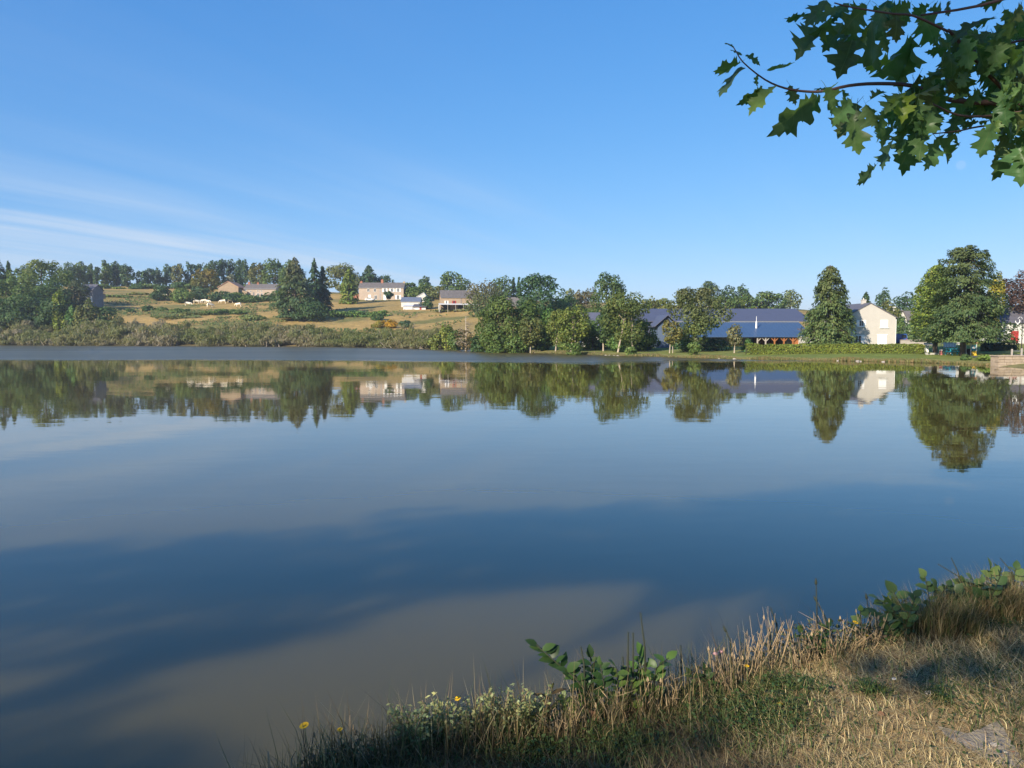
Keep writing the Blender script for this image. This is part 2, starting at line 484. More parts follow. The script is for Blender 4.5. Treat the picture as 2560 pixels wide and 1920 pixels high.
l.new(MA('ADD', 0.015, MA('MULTIPLY', rufn, 0.36)), p.inputs['Roughness'])
tb = NZ(0.12, 4, (1, 1, 1), 0.6)
cr = N(n, 'ShaderNodeMix', data_type='RGBA'); l.new(tb, cr.inputs[0])
cr.inputs[6].default_value = (0.071, 0.055, 0.013, 1); cr.inputs[7].default_value = (0.091, 0.070, 0.016, 1)
l.new(cr.outputs[2], p.inputs['Base Color'])
wav = MA('ADD', MA('MULTIPLY', NZ(1.0, 3, (0.7, 1.6, 1), 0.5, 0.4), 0.5), MA('MULTIPLY', NZ(0.22, 2, (0.8, 1.4, 1), 0.5), 1.6))
b1 = N(n, 'ShaderNodeBump'); b1.inputs['Strength'].default_value = 1.0; b1.inputs['Distance'].default_value = 0.0035
l.new(wav, b1.inputs['Height'])
b2 = N(n, 'ShaderNodeBump'); b2.inputs['Distance'].default_value = 0.012
l.new(MA('MULTIPLY', rufn, 1.0), b2.inputs['Strength'])
l.new(NZ(1.6, 4, (0.6, 1.5, 1), 0.6), b2.inputs['Height']); l.new(b1.outputs[0], b2.inputs['Normal'])
l.new(b2.outputs[0], p.inputs['Normal'])
water = MB().add([(-420, -110, 0), (140, -110, 0), (140, 300, 0), (-420, 300, 0)], [(0, 1, 2, 3)]).build("lake_water", M_WATER)
tag(water, "calm lake mirroring the far shore and the blue sky", kind='structure')

# ================================================================== TREES
def unit(v): return v / (np.linalg.norm(v, axis=-1, keepdims=True) + 1e-9)
def quads(C, Nn, L, Wd, rng, T=None):
    """leaf quads (diamonds) at C with normal Nn, length L and width Wd"""
    n = len(C)
    Nn = unit(Nn)
    if T is None: T = rng.normal(size=(n, 3))
    T = unit(T - Nn * (T * Nn).sum(1, keepdims=True))
    B = np.cross(Nn, T)
    L = np.asarray(L).reshape(-1, 1); Wd = np.asarray(Wd).reshape(-1, 1)
    fold = Nn * Wd * 0.25
    V = np.stack([C - T * L * .5, C + B * Wd * .5 + fold - T * L * .1, C + T * L * .5, C - B * Wd * .5 + fold - T * L * .1], 1).reshape(-1, 3)
    Fq = (np.arange(n)[:, None] * 4 + np.arange(4)[None]).astype(np.int32)
    return V, Fq
def leaf_cols(rng, n, col, var=0.28, hue=0.12):
    c = np.array(col)[None] * (1 + rng.uniform(-var, var, (n, 1)))
    c = c * (1 + rng.uniform(-hue, hue, (n, 1)) * np.array([[1.6, 0.2, -0.6]]))
    return np.clip(np.repeat(c, 4, 0), 0.004, 0.9)
PXF = F * 0.4                     # focal length in rendered pixels

def crown_lobes(rng, H, W, base, D, lobes=32, dens=1.0, spread=0.66, lr=(0.20, 0.33), leafpx=1.9, top_bias=0.0, squash=0.85, depth=0.9, leaf=None, narrow_top=0.0, twiggy=False):
    hz = (H - base) / 2; cz = base + hz; a = W / 2
    s = leaf or max(leafpx * D / PXF, 0.12)
    area = (a * 2) * (hz * 2) / (s * s)
    n = int(area * 8.0 * dens) + 200
    d = unit(rng.normal(size=(lobes, 3))); rad = rng.uniform(0.55, 1.0, (lobes, 1)) ** 0.5 * spread
    cen = d * rad
    r = rng.uniform(lr[0], lr[1], lobes)
    # the two core lobes keep the middle closed
    cen[0] = (0, 0, -0.1); r[0] = 0.46; cen[1] = (0.05, 0, 0.25); r[1] = 0.40
    ex = np.sqrt((cen ** 2).sum(1)) + r
    cen = cen * np.minimum(1, 1.02 / ex)[:, None]
    w = r ** 2; w /= w.sum()
    k = rng.choice(lobes, n, p=w)
    dd = unit(rng.normal(size=(n, 3)) + unit(cen[k] + 1e-3) * 0.45)
    rr_ = r[k] * (0.70 + 0.36 * rng.random(n)) * (1 + 0.18 * np.sin(dd[:, 0] * 7 + k) * np.sin(dd[:, 2] * 6 + k * 2))
    P = cen[k] + dd * rr_[:, None] * np.array([[1, 1, squash]])
    if narrow_top: P[:, :2] *= (1 - narrow_top * np.clip(P[:, 2:3] * .5 + .5, 0, 1))
    C = np.stack([P[:, 0] * a, P[:, 1] * a * depth, P[:, 2] * hz + cz], 1)
    qx = max(np.quantile(np.abs(C[:, 0]),  .955), 1e-3); qy = max(np.quantile(np.abs(C[:, 1]),  .955), 1e-3)
    z0_, z1_ = np.quantile(C[:, 2], .01), np.quantile(C[:, 2], .997)
    C = np.stack([C[:, 0] * a / qx, C[:, 1] * a * depth / qy, base + (C[:, 2] - z0_) * (H - base) / max(z1_ - z0_, 1e-3)], 1)
    fx_, fy_, fz_ = a / qx, a * depth / qy, (H - base) / max(z1_ - z0_, 1e-3)
    Nn = dd * 1.0 + rng.normal(size=(n, 3)) * 0.42 + np.array([[0, 0, 0.3]])
    L = s * rng.uniform(0.7, 1.5, n)
    if twiggy: V, Fq = quads(C, Nn * np.array([[1, 1, .3]]), L * 1.7, L * .34, rng, rng.normal(size=(n, 3)) * .45 + np.array([[0, 0, 1.0]]))
    else: V, Fq = quads(C, Nn, L, L * 0.75, rng)
    lobes_w = np.stack([cen[:, 0] * a * fx_, cen[:, 1] * a * depth * fy_, base + (cen[:, 2] * hz + cz - z0_) * fz_], 1)
    lobetone = rng.uniform(-1, 1, lobes)
    return V, Fq, n, lobes_w, lobetone[k]

def crown_conifer(rng, H, W, base, D, prof=None, dens=1.0, droop=0.35, leafpx=2.0, tiers=None, az_bias=None, ragged=0.25, up=0.0, hang=0.16, nbr=None):
    s = max(leafpx * D / PXF, 0.14)
    prof = prof or [(0, 0.8), (0.1, 1.0), (0.5, 0.62), (1, 0.03)]
    pt, pr = np.array(prof).T
    nb = int(nbr or 60 + 14 * H)
    t = rng.random(nb) ** 0.9
    if tiers: t = np.clip((np.floor(t * tiers) + rng.normal(0, 0.16, nb) + .5) / tiers, 0, 1)
    az = rng.uniform(0, 2 * math.pi, nb)
    ln = np.interp(t, pt, pr) * W / 2 * (1 - ragged + ragged * 1.35 * rng.random(nb)) + 0.1
    zb = base + t * (H - base) * 0.985
    area = W * (H - base) * np.trapz(pr, pt) / (s * s)
    n = int(area * 11 * dens) + 300
    k = rng.choice(nb, n, p=ln / ln.sum())
    u = rng.random(n) ** 0.6
    u = 0.12 + 0.9 * u
    dirx, diry = np.cos(az[k]), np.sin(az[k])
    out = ln[k] * u
    side = rng.normal(0, 0.13, n) * ln[k] * (1.15 - u * .6)
    z = zb[k] - droop * ln[k] * u ** 1.4 + 0.18 * ln[k] * np.clip(u - .7, 0, 1) + up * ln[k] * u * t[k] ** 2 * 1.6 - np.abs(rng.normal(0, hang, n)) * (0.5 + ln[k] * 0.35)
    C = np.stack([dirx * out - diry * side, diry * out + dirx * side, z], 1)
    C[:, 2] = np.clip(C[:, 2], base * 0.6 + 0.05, H)
    T = np.stack([dirx, diry, -droop - 0.45 + up * 2.6 * t[k] ** 2], 1) + rng.normal(size=(n, 3)) * 0.35
    Nn = np.stack([dirx * .7, diry * .7, np.full(n, 0.75)], 1) + rng.normal(size=(n, 3)) * 0.4
    L = s * rng.uniform(0.9, 2.0, n)
    V, Fq = quads(C, Nn, L, L * 0.5, rng, T)
    ends = np.stack([np.cos(az) * ln * .8, np.sin(az) * ln * .8, zb - droop * ln * .7], 1)
    return V, Fq, n, np.concatenate([np.stack([0 * zb, 0 * zb, zb], 1)[:, None], ends[:, None]], 1), rng.uniform(-1, 1, nb)[k]

def trunk_mesh(rng, H, r, limbs, parent, mat, lean=(0, 0), fork=0.35):
    mb = MB()
    top = Vector((lean[0], lean[1], H))
    pts = [Vector((0, 0, -0.4)), Vector((0, 0, 0.0)), top * 0.35 + Vector((rng.normal(0, r * .6), rng.normal(0, r * .6), 0)), top * 0.7 + Vector((rng.normal(0, r), rng.normal(0, r), 0)), top]
    mb.tube(pts, [r * 1.5, r * 1.2, r * .85, r * .5, r * .12], 7)
    for q in limbs:
        q = Vector(q)
        zb = max(min(q.z * 0.75, H * 0.85), H * fork * rng.uniform(.6, 1.1))
        zb = min(zb, q.z)
        a = Vector((lean[0] * zb / H, lean[1] * zb / H, zb))
        m = (a + q) / 2 + Vector((0, 0, 0.08 * (q - a).length))
        mb.tube([a, m, q], [r * .42, r * .26, r * .08], 5)
    return mb.build("trunk", mat, parent, smooth=True)

SEED = [100]
def tree(kind, px, top, w, D, col, label, group=None, base_px=None, name=None, cat="tree", crown_from=0.18, trunk=None, second=None, z0=None, **kw):
    """a tree whose crown spans w photo pixels around column px and reaches up to row top, standing on the land at depth D"""
    SEED[0] += 1
    rng = np.random.default_rng(SEED[0])
    p = at(px, top, D)
    zb = gz(p.x, D) if z0 is None else z0
    H = max(p.z - zb, 0.6)
    W = w / F * D
    name = name or {'b': 'broadleaf_tree', 'p': 'poplar_tree', 's': 'spruce_tree', 'n': 'bush', 'y': 'young_tree'}[kind]
    root = thing(name, (p.x, D, zb), label, cat, group)
    root.rotation_euler.z = 0
    mat = kw.pop('bark', M_BARK)
    if base_px is not None:            # trunk foot is not under the crown's middle
        off = at(base_px, top, D).x - p.x
    else: off = 0.0
    tip = kw.pop('tip', None)
    if kind == 's':
        V, Fq, n, br, tone = crown_conifer(rng, H, W, H * crown_from, D, **kw)
        mb = MB().tube([(0, 0, -.4), (0, 0, H * .5), (0, 0, H * .97)], [max(.1, H * .028), H * .016, .02], 7)
        for a, b in br[::3]: mb.tube([a, (a + b) / 2 + np.array([0, 0, .05]), b], [.06, .04, .015], 4)
        mb.build("trunk", mat, root, smooth=True)
    else:
        if kind == 'p': kw = dict(dict(lobes=26, spread=0.68, lr=(0.17, 0.30), squash=0.75, dens=0.85), **kw)
        if kind == 'n': kw = dict(dict(lobes=9, spread=0.55, lr=(0.3, 0.45)), **kw)
        if kind == 'n': crown_from = 0.0
        V, Fq, n, lob, tone = crown_lobes(rng, H, W, H * crown_from, D, **kw)
        tr = trunk or max(0.08, min(0.45, H * 0.026))
        if kind == 'n':
            mb = MB()
            for q in lob[:6]: mb.tube([(0, 0, -.2), Vector(q) * .5 + Vector((0, 0, .1)), Vector(q)], [.07, .05, .02], 5)
            mb.build("stem", mat, root, smooth=True)
        else:
            sh = Vector((off, 0, 0))
            mb = trunk_mesh(rng, H * .86, tr, [Vector(q) - sh for q in lob[2:10]], root, mat, lean=(-off, 0))
            mb.location = sh
            if second is not None:
                s2 = Vector((at(second, top, D).x - p.x, 0.3, 0))
                m2 = trunk_mesh(rng, H * .7, tr * .8, [], root, mat, lean=(-s2.x * .5, 0)); m2.location = s2
    col = tuple(np.array(col) * np.array([1.62, 1.75, 1.5]))
    cols = leaf_cols(rng, n, col)
    cols *= np.repeat(1 + 0.16 * tone[:, None] * np.array([[1.3, 1.0, 0.7]]), 4, 0)
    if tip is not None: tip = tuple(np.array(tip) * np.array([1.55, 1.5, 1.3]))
    if tip is not None:                # upper crown shifts towards the tip colour, autumn-coloured on some trees
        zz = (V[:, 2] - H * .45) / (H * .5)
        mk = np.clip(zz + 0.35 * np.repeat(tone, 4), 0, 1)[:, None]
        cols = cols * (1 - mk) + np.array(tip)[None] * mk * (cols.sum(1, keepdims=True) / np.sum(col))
    link("crown", mesh_np("crown", V, [Fq], M_LEAF, np.clip(cols, .004, 1)), root)
    return root

G_MID = (0.062, 0.088, 0.026); G_DARK = (0.036, 0.062, 0.024); G_OLIVE = (0.088, 0.092, 0.034); G_LIME = (0.115, 0.135, 0.03)
G_BLUE = (0.050, 0.078, 0.045); G_BROWN = (0.115, 0.085, 0.04); G_SPR = (0.052, 0.075, 0.036); G_PALE = (0.10, 0.115, 0.055)

# thin summer haze between the viewpoint and the far hill
m = bpy.data.materials.new("haze"); m.use_nodes = True
hn, hl = m.node_tree.nodes, m.node_tree.links
hn.clear()
ho = N(hn, 'ShaderNodeOutputMaterial'); hv = N(hn, 'ShaderNodeVolumePrincipled')
hv.inputs['Color'].default_value = (.80, .88, 1, 1); hv.inputs['Density'].default_value = 0.00024; hv.inputs['Anisotropy'].default_value = 0.2
hl.new(hv.outputs[0], ho.inputs['Volume'])
hz_ = MB().box(-5000, 5000, -4000, 6000, -3.2, 62).build("haze", m)
tag(hz_, "thin pale haze softening the far hillside", "haze", kind='stuff')
S.cycles.volume_bounces = 0

# ---- far left: wooded slope
WOOD = "trees of the wooded slope at the far left shore"
tree('s', -8, 640, 76, 300, G_DARK, "dark conifer cut by the picture's edge above the shaded wood", WOOD, crown_from=.1)
tree('s', 20, 651, 36, 302, G_DARK, "short dark spire just beside the conifer cut by the edge", WOOD, crown_from=.1)
tree('b', 104, 651, 128, 288, G_MID, "biggest round sunlit tree rising over the shaded wood", WOOD, crown_from=.1, tip=(.085, .11, .032))
tree('b', 62, 664, 46, 320, G_PALE, "pale loose tree just showing behind the biggest round tree", WOOD)
tree('b', 14, 694, 80, 272, G_MID, "mid green tree below the dark conifer at the edge", WOOD, crown_from=.05)
tree('b', 62, 712, 74, 262, G_MID, "full bushy tree in front of the biggest round tree", WOOD, crown_from=.0)
tree('b', 128, 700, 84, 274, G_DARK, "dark bushy tree between the round tree and the stone gable", WOOD, crown_from=.0)
tree('b', 186, 700, 60, 282, (.06, .07, .045), "greyish dark tree leaning against the stone gable house", WOOD, crown_from=.0)
tree('n', 12, 742, 120, 254, G_DARK, "dark thicket at the water end under the wood", WOOD)
tree('n', 72, 740, 130, 254, G_DARK, "broad dark thicket in deep shade under the wood", WOOD)
tree('n', 136, 748, 84, 252, G_DARK, "dark thicket beside the small yellow green bush", WOOD)
tree('n', 146, 727, 34, 249, G_LIME, "yellow green bush catching sun at the foot of the wood", WOOD)
tree('n', 178, 764, 26, 246, (.07, .12, .04), "small fresh green bush at the wood's lower corner", WOOD)
tree('n', 219, 748, 50, 247, G_OLIVE, "olive pointed bush right below the stone gable house", WOOD, narrow_top=.4)
tree('n', 266, 768, 70, 250, G_DARK, "dark bush in the shade beside the pasture corner", WOOD)
# ---- crest poplars
def ordn(i): return ["first", "second", "third", "fourth", "fifth", "sixth", "seventh", "eighth", "ninth", "tenth", "eleventh", "twelfth", "thirteenth", "fourteenth"][i]
CREST_A = [(166, 656, 34), (199, 655, 30), (226, 660, 15), (240, 668, 14), (261, 652, 32), (290, 655, 30), (317, 661, 30)]
for i, (px, top, w) in enumerate(CREST_A):
    tree('p', px, top, w, 400 + (i % 3) * 7, [G_BLUE, G_MID, (.045, .07, .035)][i % 3], f"{ordn(i)} from the near wood in the crest row before the sky gap",
         "tall thin trees on the crest beside the wood", crown_from=.08, dens=.85, bark=M_BARK)
CREST_B = [(354, 678, 26), (375, 672, 22), (392, 670, 18), (415, 661, 30), (444, 660, 30), (477, 658, 29), (498, 661, 14), (513, 658, 20), (534, 653, 26), (557, 649, 22), (576, 649, 20), (595, 650, 21), (611, 649, 22), (634, 659, 16)]
for i, (px, top, w) in enumerate(CREST_B):
    tree('p', px, top, w, 404 + (i % 4) * 6, (.085, .085, .04) if i == 4 else [G_BLUE, (.05, .075, .038), G_BLUE][i % 3],
         ("browned " if i == 4 else "") + f"{ordn(i)} thin tree after the sky gap in the crest row", "tall thin trees on the crest behind the farm houses",
         crown_from=.07, dens=.85)
for i, (px, top, w, lab) in enumerate([(266, 712, 44, "round bush at the crest right of the stone gable house"), (300, 724, 30, "low yellowish bush on the crest pasture rim"), (336, 713, 36, "low dark bush closing the crest row at the sky gap")]):
    tree('n', px, top, w, 385, [G_MID, G_LIME, G_DARK][i], lab, "bushes along the crest")
# ---- hedges and bushes of the pasture
for i, (px, top, w, lab) in enumerate([(405, 718, 50, "dark hedge bush left of the autumn tree, outermost"), (447, 720, 50, "hedge bush below the browned crest tree"), (500, 716, 40, "grey green bush before the autumn tree"), (545, 728, 60, "hedge bush before the barn gable"),
      (600, 731, 56, "hedge bush before the gap between barn and long house"), (650, 738, 54, "low hedge bush before the pink long house"), (690, 728, 46, "hedge bush joining the long house to the big spruce")]):
    tree('n', px, top, w, 328, [G_DARK, G_MID, G_BLUE][i % 3], lab, "hedge bushes below the farm houses")
for i, (px, top, w, D, c, lab) in enumerate([(326, 773, 22, 285, G_DARK, "small dark bush alone on the pasture's left end"), (374, 764, 30, 290, G_DARK, "rounded dark bush on the pasture below the lone cow"), (402, 768, 28, 288, G_MID, "green bush beside the rounded dark bush"),
      (440, 772, 52, 284, G_MID, "spreading bush below the left cows"), (522, 778, 44, 280, G_MID, "first bush of the long thicket below the cows"), (555, 773, 50, 279, G_MID, "tallest bush of the long thicket below the cows"), (594, 776, 44, 280, G_MID, "last bush of the long thicket below the cows"),
      (340, 732, 50, 345, G_OLIVE, "weedy bush on the upper pasture near the lone cow"), (380, 742, 60, 335, G_OLIVE, "flat bramble bush under the lone cow")]):
    tree('n', px, top, w, D, c, lab, "bushes scattered on the cow pasture", lobes=7)
# ---- farm group
tree('b', 511, 673, 62, 352, (.09, .085, .028), "autumn tinted round tree with orange top above the cows", crown_from=.08, tip=(.125, .10, .024))
tree('b', 575, 686, 22, 360, (.13, .12, .09), "thin grey tree just behind the barn gable", crown_from=.2, dens=.6)
tree('s', 596, 667, 28, 362, G_DARK, "narrow dark spruce standing behind the barn", crown_from=.05)
tree('b', 646, 658, 44, 392, G_OLIVE, "olive tree with rusty side behind the long house", crown_from=.1, tip=(.09, .085, .03))
tree('b', 684, 648, 52, 388, G_MID, "highest rounded tree behind the long house roof", crown_from=.1)
tree('b', 722, 651, 48, 380, G_MID, "rounded tree half hidden by the big spruce", crown_from=.1)
tree('s', 736, 641, 132, 268, G_SPR, "big broad grey green spruce in the middle of the pasture", crown_from=.02, dens=1.0, hang=.3, tip=(.085, .09, .05),
     prof=[(0, .85), (.12, 1), (.35, .92), (.6, .66), (.85, .34), (1, .05)], ragged=.35, tiers=None)
tree('s', 785, 643, 62, 282, (.035, .06, .032), "dark spruce with tall spire right of the big spruce", crown_from=.02, prof=[(0, 1), (.3, .9), (.6, .55), (1, .02)])
tree('s', 806, 660, 52, 286, (.035, .06, .032), "lower dark spruce in the pair beside the big one", crown_from=.02, prof=[(0, 1), (.3, .9), (.6, .6), (1, .02)])
tree('n', 770, 756, 90, 262, G_DARK, "dark bush at the foot of the paired spruces")
tree('b', 858, 660, 84, 382, G_OLIVE, "wide olive brown tree behind the yellow green conifer", crown_from=.08)
tree('s', 872, 668, 54, 318, (.105, .13, .03), "yellow green conical tree beside the stone house", crown_from=.02, droop=.1, prof=[(0, .9), (.2, 1), (.5, .75), (.8, .42), (1, .05)], dens=1.2)
tree('s', 922, 663, 54, 386, G_DARK, "dark pine behind the left half of the stone house", crown_from=.1, prof=[(0, .7), (.4, 1), (.75, .7), (1, .1)])
tree('b', 962, 688, 38, 392, G_BLUE, "small airy tree showing above the stone house roof", dens=.6)
tree('b', 972, 729, 22, 336, G_DARK, "small clipped ball tree in front of the stone house", crown_from=.25, lobes=5, cat="tree", name="ball_tree")
tree('b', 1020, 708, 40, 372, G_MID, "tree at the right end of the stone house", crown_from=.05)
tree('b', 1062, 691, 26, 388, G_BLUE, "slender tree rising behind the rounded farm trees", dens=.6)
tree('b', 1058, 709, 78, 350, G_MID, "rounded tree between the stone house and the barn", crown_from=.05)
tree('b', 1092, 716, 46, 340, G_OLIVE, "small tree tucked against the stone barn", crown_from=.05)
tree('b', 1140, 680, 68, 345, G_MID, "large domed tree behind the stone barn roof", crown_from=.1)
tree('n', 1068, 742, 30, 298, G_DARK, "small bush right of the white walled shed")
# clipped field hedge made of single bushes
for i, (px, top, w) in enumerate([(838, 777, 44), (872, 777, 44), (906, 778, 44), (938, 779, 44), (958, 776, 28)]):
    tree('n', px, top, w, 272, (.075, .115, .035), f"{ordn(i)} bush from the spruces in the trimmed field hedge", "bushes of the trimmed hedge across the field", lobes=8)
tree('n', 946, 784, 28, 262, G_DARK, "small round dark bush just below the field hedge", lobes=5)
for i, (px, top, w, c, lab) in enumerate([(946, 802, 30, (.16, .13, .03), "yellowing bush left of the orange gorse"), (977, 800, 36, (.26, .15, .02), "orange yellow gorse patch above the shore scrub"), (1012, 802, 26, G_BLUE, "small blue green bush right of the orange gorse")]):
    tree('n', px, top, w, 242, c, lab, None, lobes=6)
tree('n', 1110, 778, 40, 284, G_OLIVE, "weedy bush before the barn canopy's left half", "weedy bushes before the barn", lobes=6)
tree('n', 1150, 777, 46, 283, (.13, .115, .05), "browned weeds before the barn canopy's middle", "weedy bushes before the barn", lobes=6)
tree('b', 1213, 704, 88, 262, (.068, .085, .038), "rounded greyish tree hiding the barn's right end", crown_from=.02, dens=1.1, tip=(.10, .09, .055))
tree('b', 1256, 690, 46, 318, G_MID, "bright tree behind the greyish rounded tree", crown_from=.05)
tree('s', 1284, 694, 16, 322, G_DARK, "left one of two thin dark spires by the slate roof", "two thin dark spires")
tree('s', 1297, 693, 16, 322, G_DARK, "right one of two thin dark spires by the slate roof", "two thin dark spires")
tree('b', 1352, 688, 106, 205, (.034, .064, .030), "great dark domed oak on the skyline", crown_from=.03, dens=1.35, lobes=36, lr=(.2, .3), spread=.66)
tree('b', 1424, 722, 22, 300, G_PALE, "tiny pale tree in the dip right of the domed oak", dens=.6)
tree('b', 1466, 722, 56, 232, (.10, .085, .05), "brownish low tree left of the tall skyline tree", crown_from=.05)
tree('n', 1418, 742, 52, 226, G_DARK, "dark shrub in the dip below the tiny pale tree")
tree('b', 1519, 683, 74, 186, (.058, .083, .034), "tall full tree on the skyline left of the halls", crown_from=.05, dens=1.1, lobes=22)
tree('n', 1478, 770, 100, 178, G_MID, "undergrowth below the tall skyline tree", lobes=12)
# ---- lakeside group, on the low bank
LAKE = "trees of the lakeside grove"
tree('b', 1262, 742, 92, 137, (.075, .095, .03), "leafy tree on the grove's outer flank with rounded top", LAKE, crown_from=.04, lobes=20)
tree('b', 1312, 748, 70, 138, G_MID, "dark leafy tree second from the grove's outer flank", LAKE, crown_from=.05, lobes=18)
tree('n', 1236, 812, 56, 133, G_MID, "wide bush closing the grove's outer flank", LAKE)
tree('n', 1196, 836, 34, 139, G_DARK, "dark bush beside the bare branched tree", LAKE)
tree('n', 1290, 836, 50, 132, (.075, .11, .035), "light bush below the second grove tree", LAKE)
tree('y', 1326, 793, 52, 131, G_OLIVE, "small tree with slim bare trunk and tawny crown in the grove", LAKE, crown_from=.26, trunk=.1, bark=M_PALEBARK)
tree('b', 1370, 772, 44, 138, (.065, .11, .032), "fresh green tree between two slim trunks of the grove", LAKE, crown_from=.1)
tree('n', 1352, 842, 50, 134, (.07, .105, .035), "bush between the first two slim trunks", LAKE)
tree('y', 1397, 774, 54, 127, (.095, .105, .03), "tree with straight bare trunk and yellowish crown", LAKE, base_px=1389, crown_from=.27, trunk=.11, bark=M_PALEBARK)
tree('y', 1436, 764, 76, 125, (.105, .12, .03), "yellow green tree on twin slim trunks", LAKE, base_px=1427, second=1440, crown_from=.25, trunk=.1, bark=M_PALEBARK)
tree('b', 1466, 790, 46, 134, G_MID, "tree behind the twin trunks by the blue roof corner", LAKE, crown_from=.15)
tree('y', 1509, 782, 42, 126, (.05, .08, .034), "darker tree with grey trunk right of the blue roof corner", LAKE, crown_from=.25, trunk=.13, bark=M_PALEBARK)
tree('y', 1570, 733, 104, 119, (.075, .09, .03), "tall loose tree with two thin trunks before the slate hall", LAKE, base_px=1546, second=1585, crown_from=.2, trunk=.14, bark=M_PALEBARK, lobes=30, dens=1.1)
tree('n', 1545, 842, 60, 121, (.07, .11, .035), "bush around the foot of the tall loose tree", LAKE)
tree('n', 1430, 858, 42, 118.5, (.085, .115, .035), "bush overhanging the water below the twin trunks", LAKE)
tree('n', 1577, 868, 26, 112.5, (.09, .12, .04), "little bush at the water before the tall loose tree", LAKE)
tree('n', 1490, 850, 60, 134, G_DARK, "dark hedge bush in shade behind the grove trunks", LAKE)
tree('n', 1620, 840, 50, 128, G_DARK, "dark bush in shade under the slate hall's gable", LAKE)
tree('b', 1633, 742, 26, 205, G_OLIVE, "small olive tree right behind the slate hall", crown_from=.05)
tree('b', 1664, 747, 46, 215, (.11, .115, .035), "yellowish round tree behind the slate hall ridge", crown_from=.05)
tree('y', 1680, 802, 42, 113, (.115, .10, .035), "small two stemmed tree with rusty lower leaves", LAKE, base_px=1675, second=1684, crown_from=.3, trunk=.08, bark=M_PALEBARK)
tree('b', 1746, 720, 122, 115, (.078, .095, .036), "largest lakeside tree with tiered spreading crown", LAKE, crown_from=.2, base_px=1737, trunk=.2, lobes=34, lr=(.19, .30), spread=.68, dens=1.25, tip=(.09, .10, .05), squash=.7)
tree('n', 1712, 842, 58, 118, (.05, .085, .035), "bush under the largest lakeside tree", LAKE)
tree('n', 1736, 857, 28, 105.5, (.095, .125, .04), "pointed bush at the water before the largest lakeside tree", LAKE, narrow_top=.3)
tree('n', 1790, 846, 66, 118, (.022, .042, .022), "dark hedge bush in shade beside the largest lakeside tree", LAKE)  # shade under the big tree is put into its near-black green
tree('y', 1839, 811, 34, 110, (.115, .105, .06), "small grey leaved tree before the blue roof", LAKE, crown_from=.28, trunk=.09, bark=M_PALEBARK, dens=.8, base_px=1837)
tree('n', 1868, 848, 22, 111, (.055, .1, .035), "narrow green bush at the hedge's end", LAKE)
# ---- wood line behind the hall
HW = "trees in a line behind the long hall"
for i, (px, top, w, D, c, lab) in enumerate([(1778, 704, 64, 285, (.055, .075, .035), "rounded highest tree behind the long hall"), (1718, 734, 40, 270, G_OLIVE, "olive tree peeping left of the largest lakeside tree"),
      (1824, 714, 36, 288, G_BLUE, "airy tree right of the highest behind the hall"), (1856, 713, 32, 290, G_BLUE, "second airy tree behind the long hall"), (1815, 740, 50, 262, G_MID, "low green tree just above the hall ridge"),
      (1862, 736, 52, 264, G_MID, "bushy tree above the middle of the hall ridge"), (1906, 730, 56, 266, G_MID, "wide bushy tree above the bright roof finial"), (1942, 735, 44, 266, (.055, .085, .033), "darker bushy tree in the hall's wood line"),
      (1977, 726, 48, 280, G_PALE, "pale loose tree last of the wood line before the spruce")]):
    tree('b', px, top, w, D, c, lab, HW, crown_from=.02, dens=(.7 if c in (G_BLUE, G_PALE) else 1))
# ---- village end
tree('s', 2077, 660, 138, 117, (.072, .095, .038), "broad tall spruce left of the cream gable house", crown_from=.07, dens=1.5, droop=.5, ragged=.34, hang=.34, nbr=300, leafpx=1.8, tip=(.082, .10, .042),
     prof=[(0, .80), (.12, .98), (.3, 1), (.5, .82), (.7, .62), (.86, .50), (.95, .36), (1, .16)])
tree('s', 2166, 728, 40, 190, G_DARK, "dark conifer right behind the cream house's chimney", crown_from=.02, prof=[(0, 1), (.4, .85), (.8, .45), (1, .1)])
tree('b', 2211, 721, 36, 215, G_BLUE, "thin feathery tree behind the cream house", dens=.55, crown_from=.1)
tree('b', 2228, 752, 44, 180, G_OLIVE, "olive tree at the cream house's right eave", crown_from=.02)
tree('b', 2268, 731, 66, 235, G_DARK, "round dark tree behind the small white house", crown_from=.02)
tree('n', 2250, 792, 34, 150, (.075, .105, .035), "bush in front of the small white house", None)
tree('n', 2276, 802, 44, 146, (.075, .11, .045), "leafy shrub beside the yellow green cypress", None)
tree('n', 2240, 815, 30, 142, (.06, .09, .04), "shrub at the right side of the cream house", None)
tree('s', 2345, 660, 114, 104, (.125, .15, .034), "smooth egg shaped yellow green cypress", crown_from=.10, droop=-.35, dens=1.6, ragged=.08, nbr=900, hang=.05, name="cypress_tree", leafpx=1.7,
     prof=[(0, .86), (.15, .98), (.35, 1), (.55, .88), (.75, .64), (.9, .36), (1, .05)])
tree('s', 2416, 611, 216, 94, (.060, .083, .036), "largest dark cedar with ragged top beside the cypress", crown_from=.2, base_px=None, droop=.34, dens=1.35, ragged=.46, hang=.26, name="cedar_tree", leafpx=1.8, tip=(.066, .088, .04), up=.22,
     prof=[(0, .84), (.1, 1), (.25, .98), (.45, .84), (.6, .72), (.75, .60), (.88, .48), (.96, .34), (1, .12)], nbr=240)
tree('b', 2492, 682, 34, 118, (.20, .17, .03), "golden leaved tree squeezed between the cedar and the copper beech", crown_from=.2)
tree('b', 2556, 682, 112, 126, (.060, .034, .030), "copper beech with purple brown leaves at the picture's edge", crown_from=.12, dens=1.1, lobes=20, tip=(.085, .05, .045))
tree('n', 2466, 890, 56, 82.5, (.10, .13, .03), "bright green shrub at the water beside the stone wall")
tree('n', 2412, 893, 26, 84, (.06, .09, .03), "small dark shrub at the water below the info post")

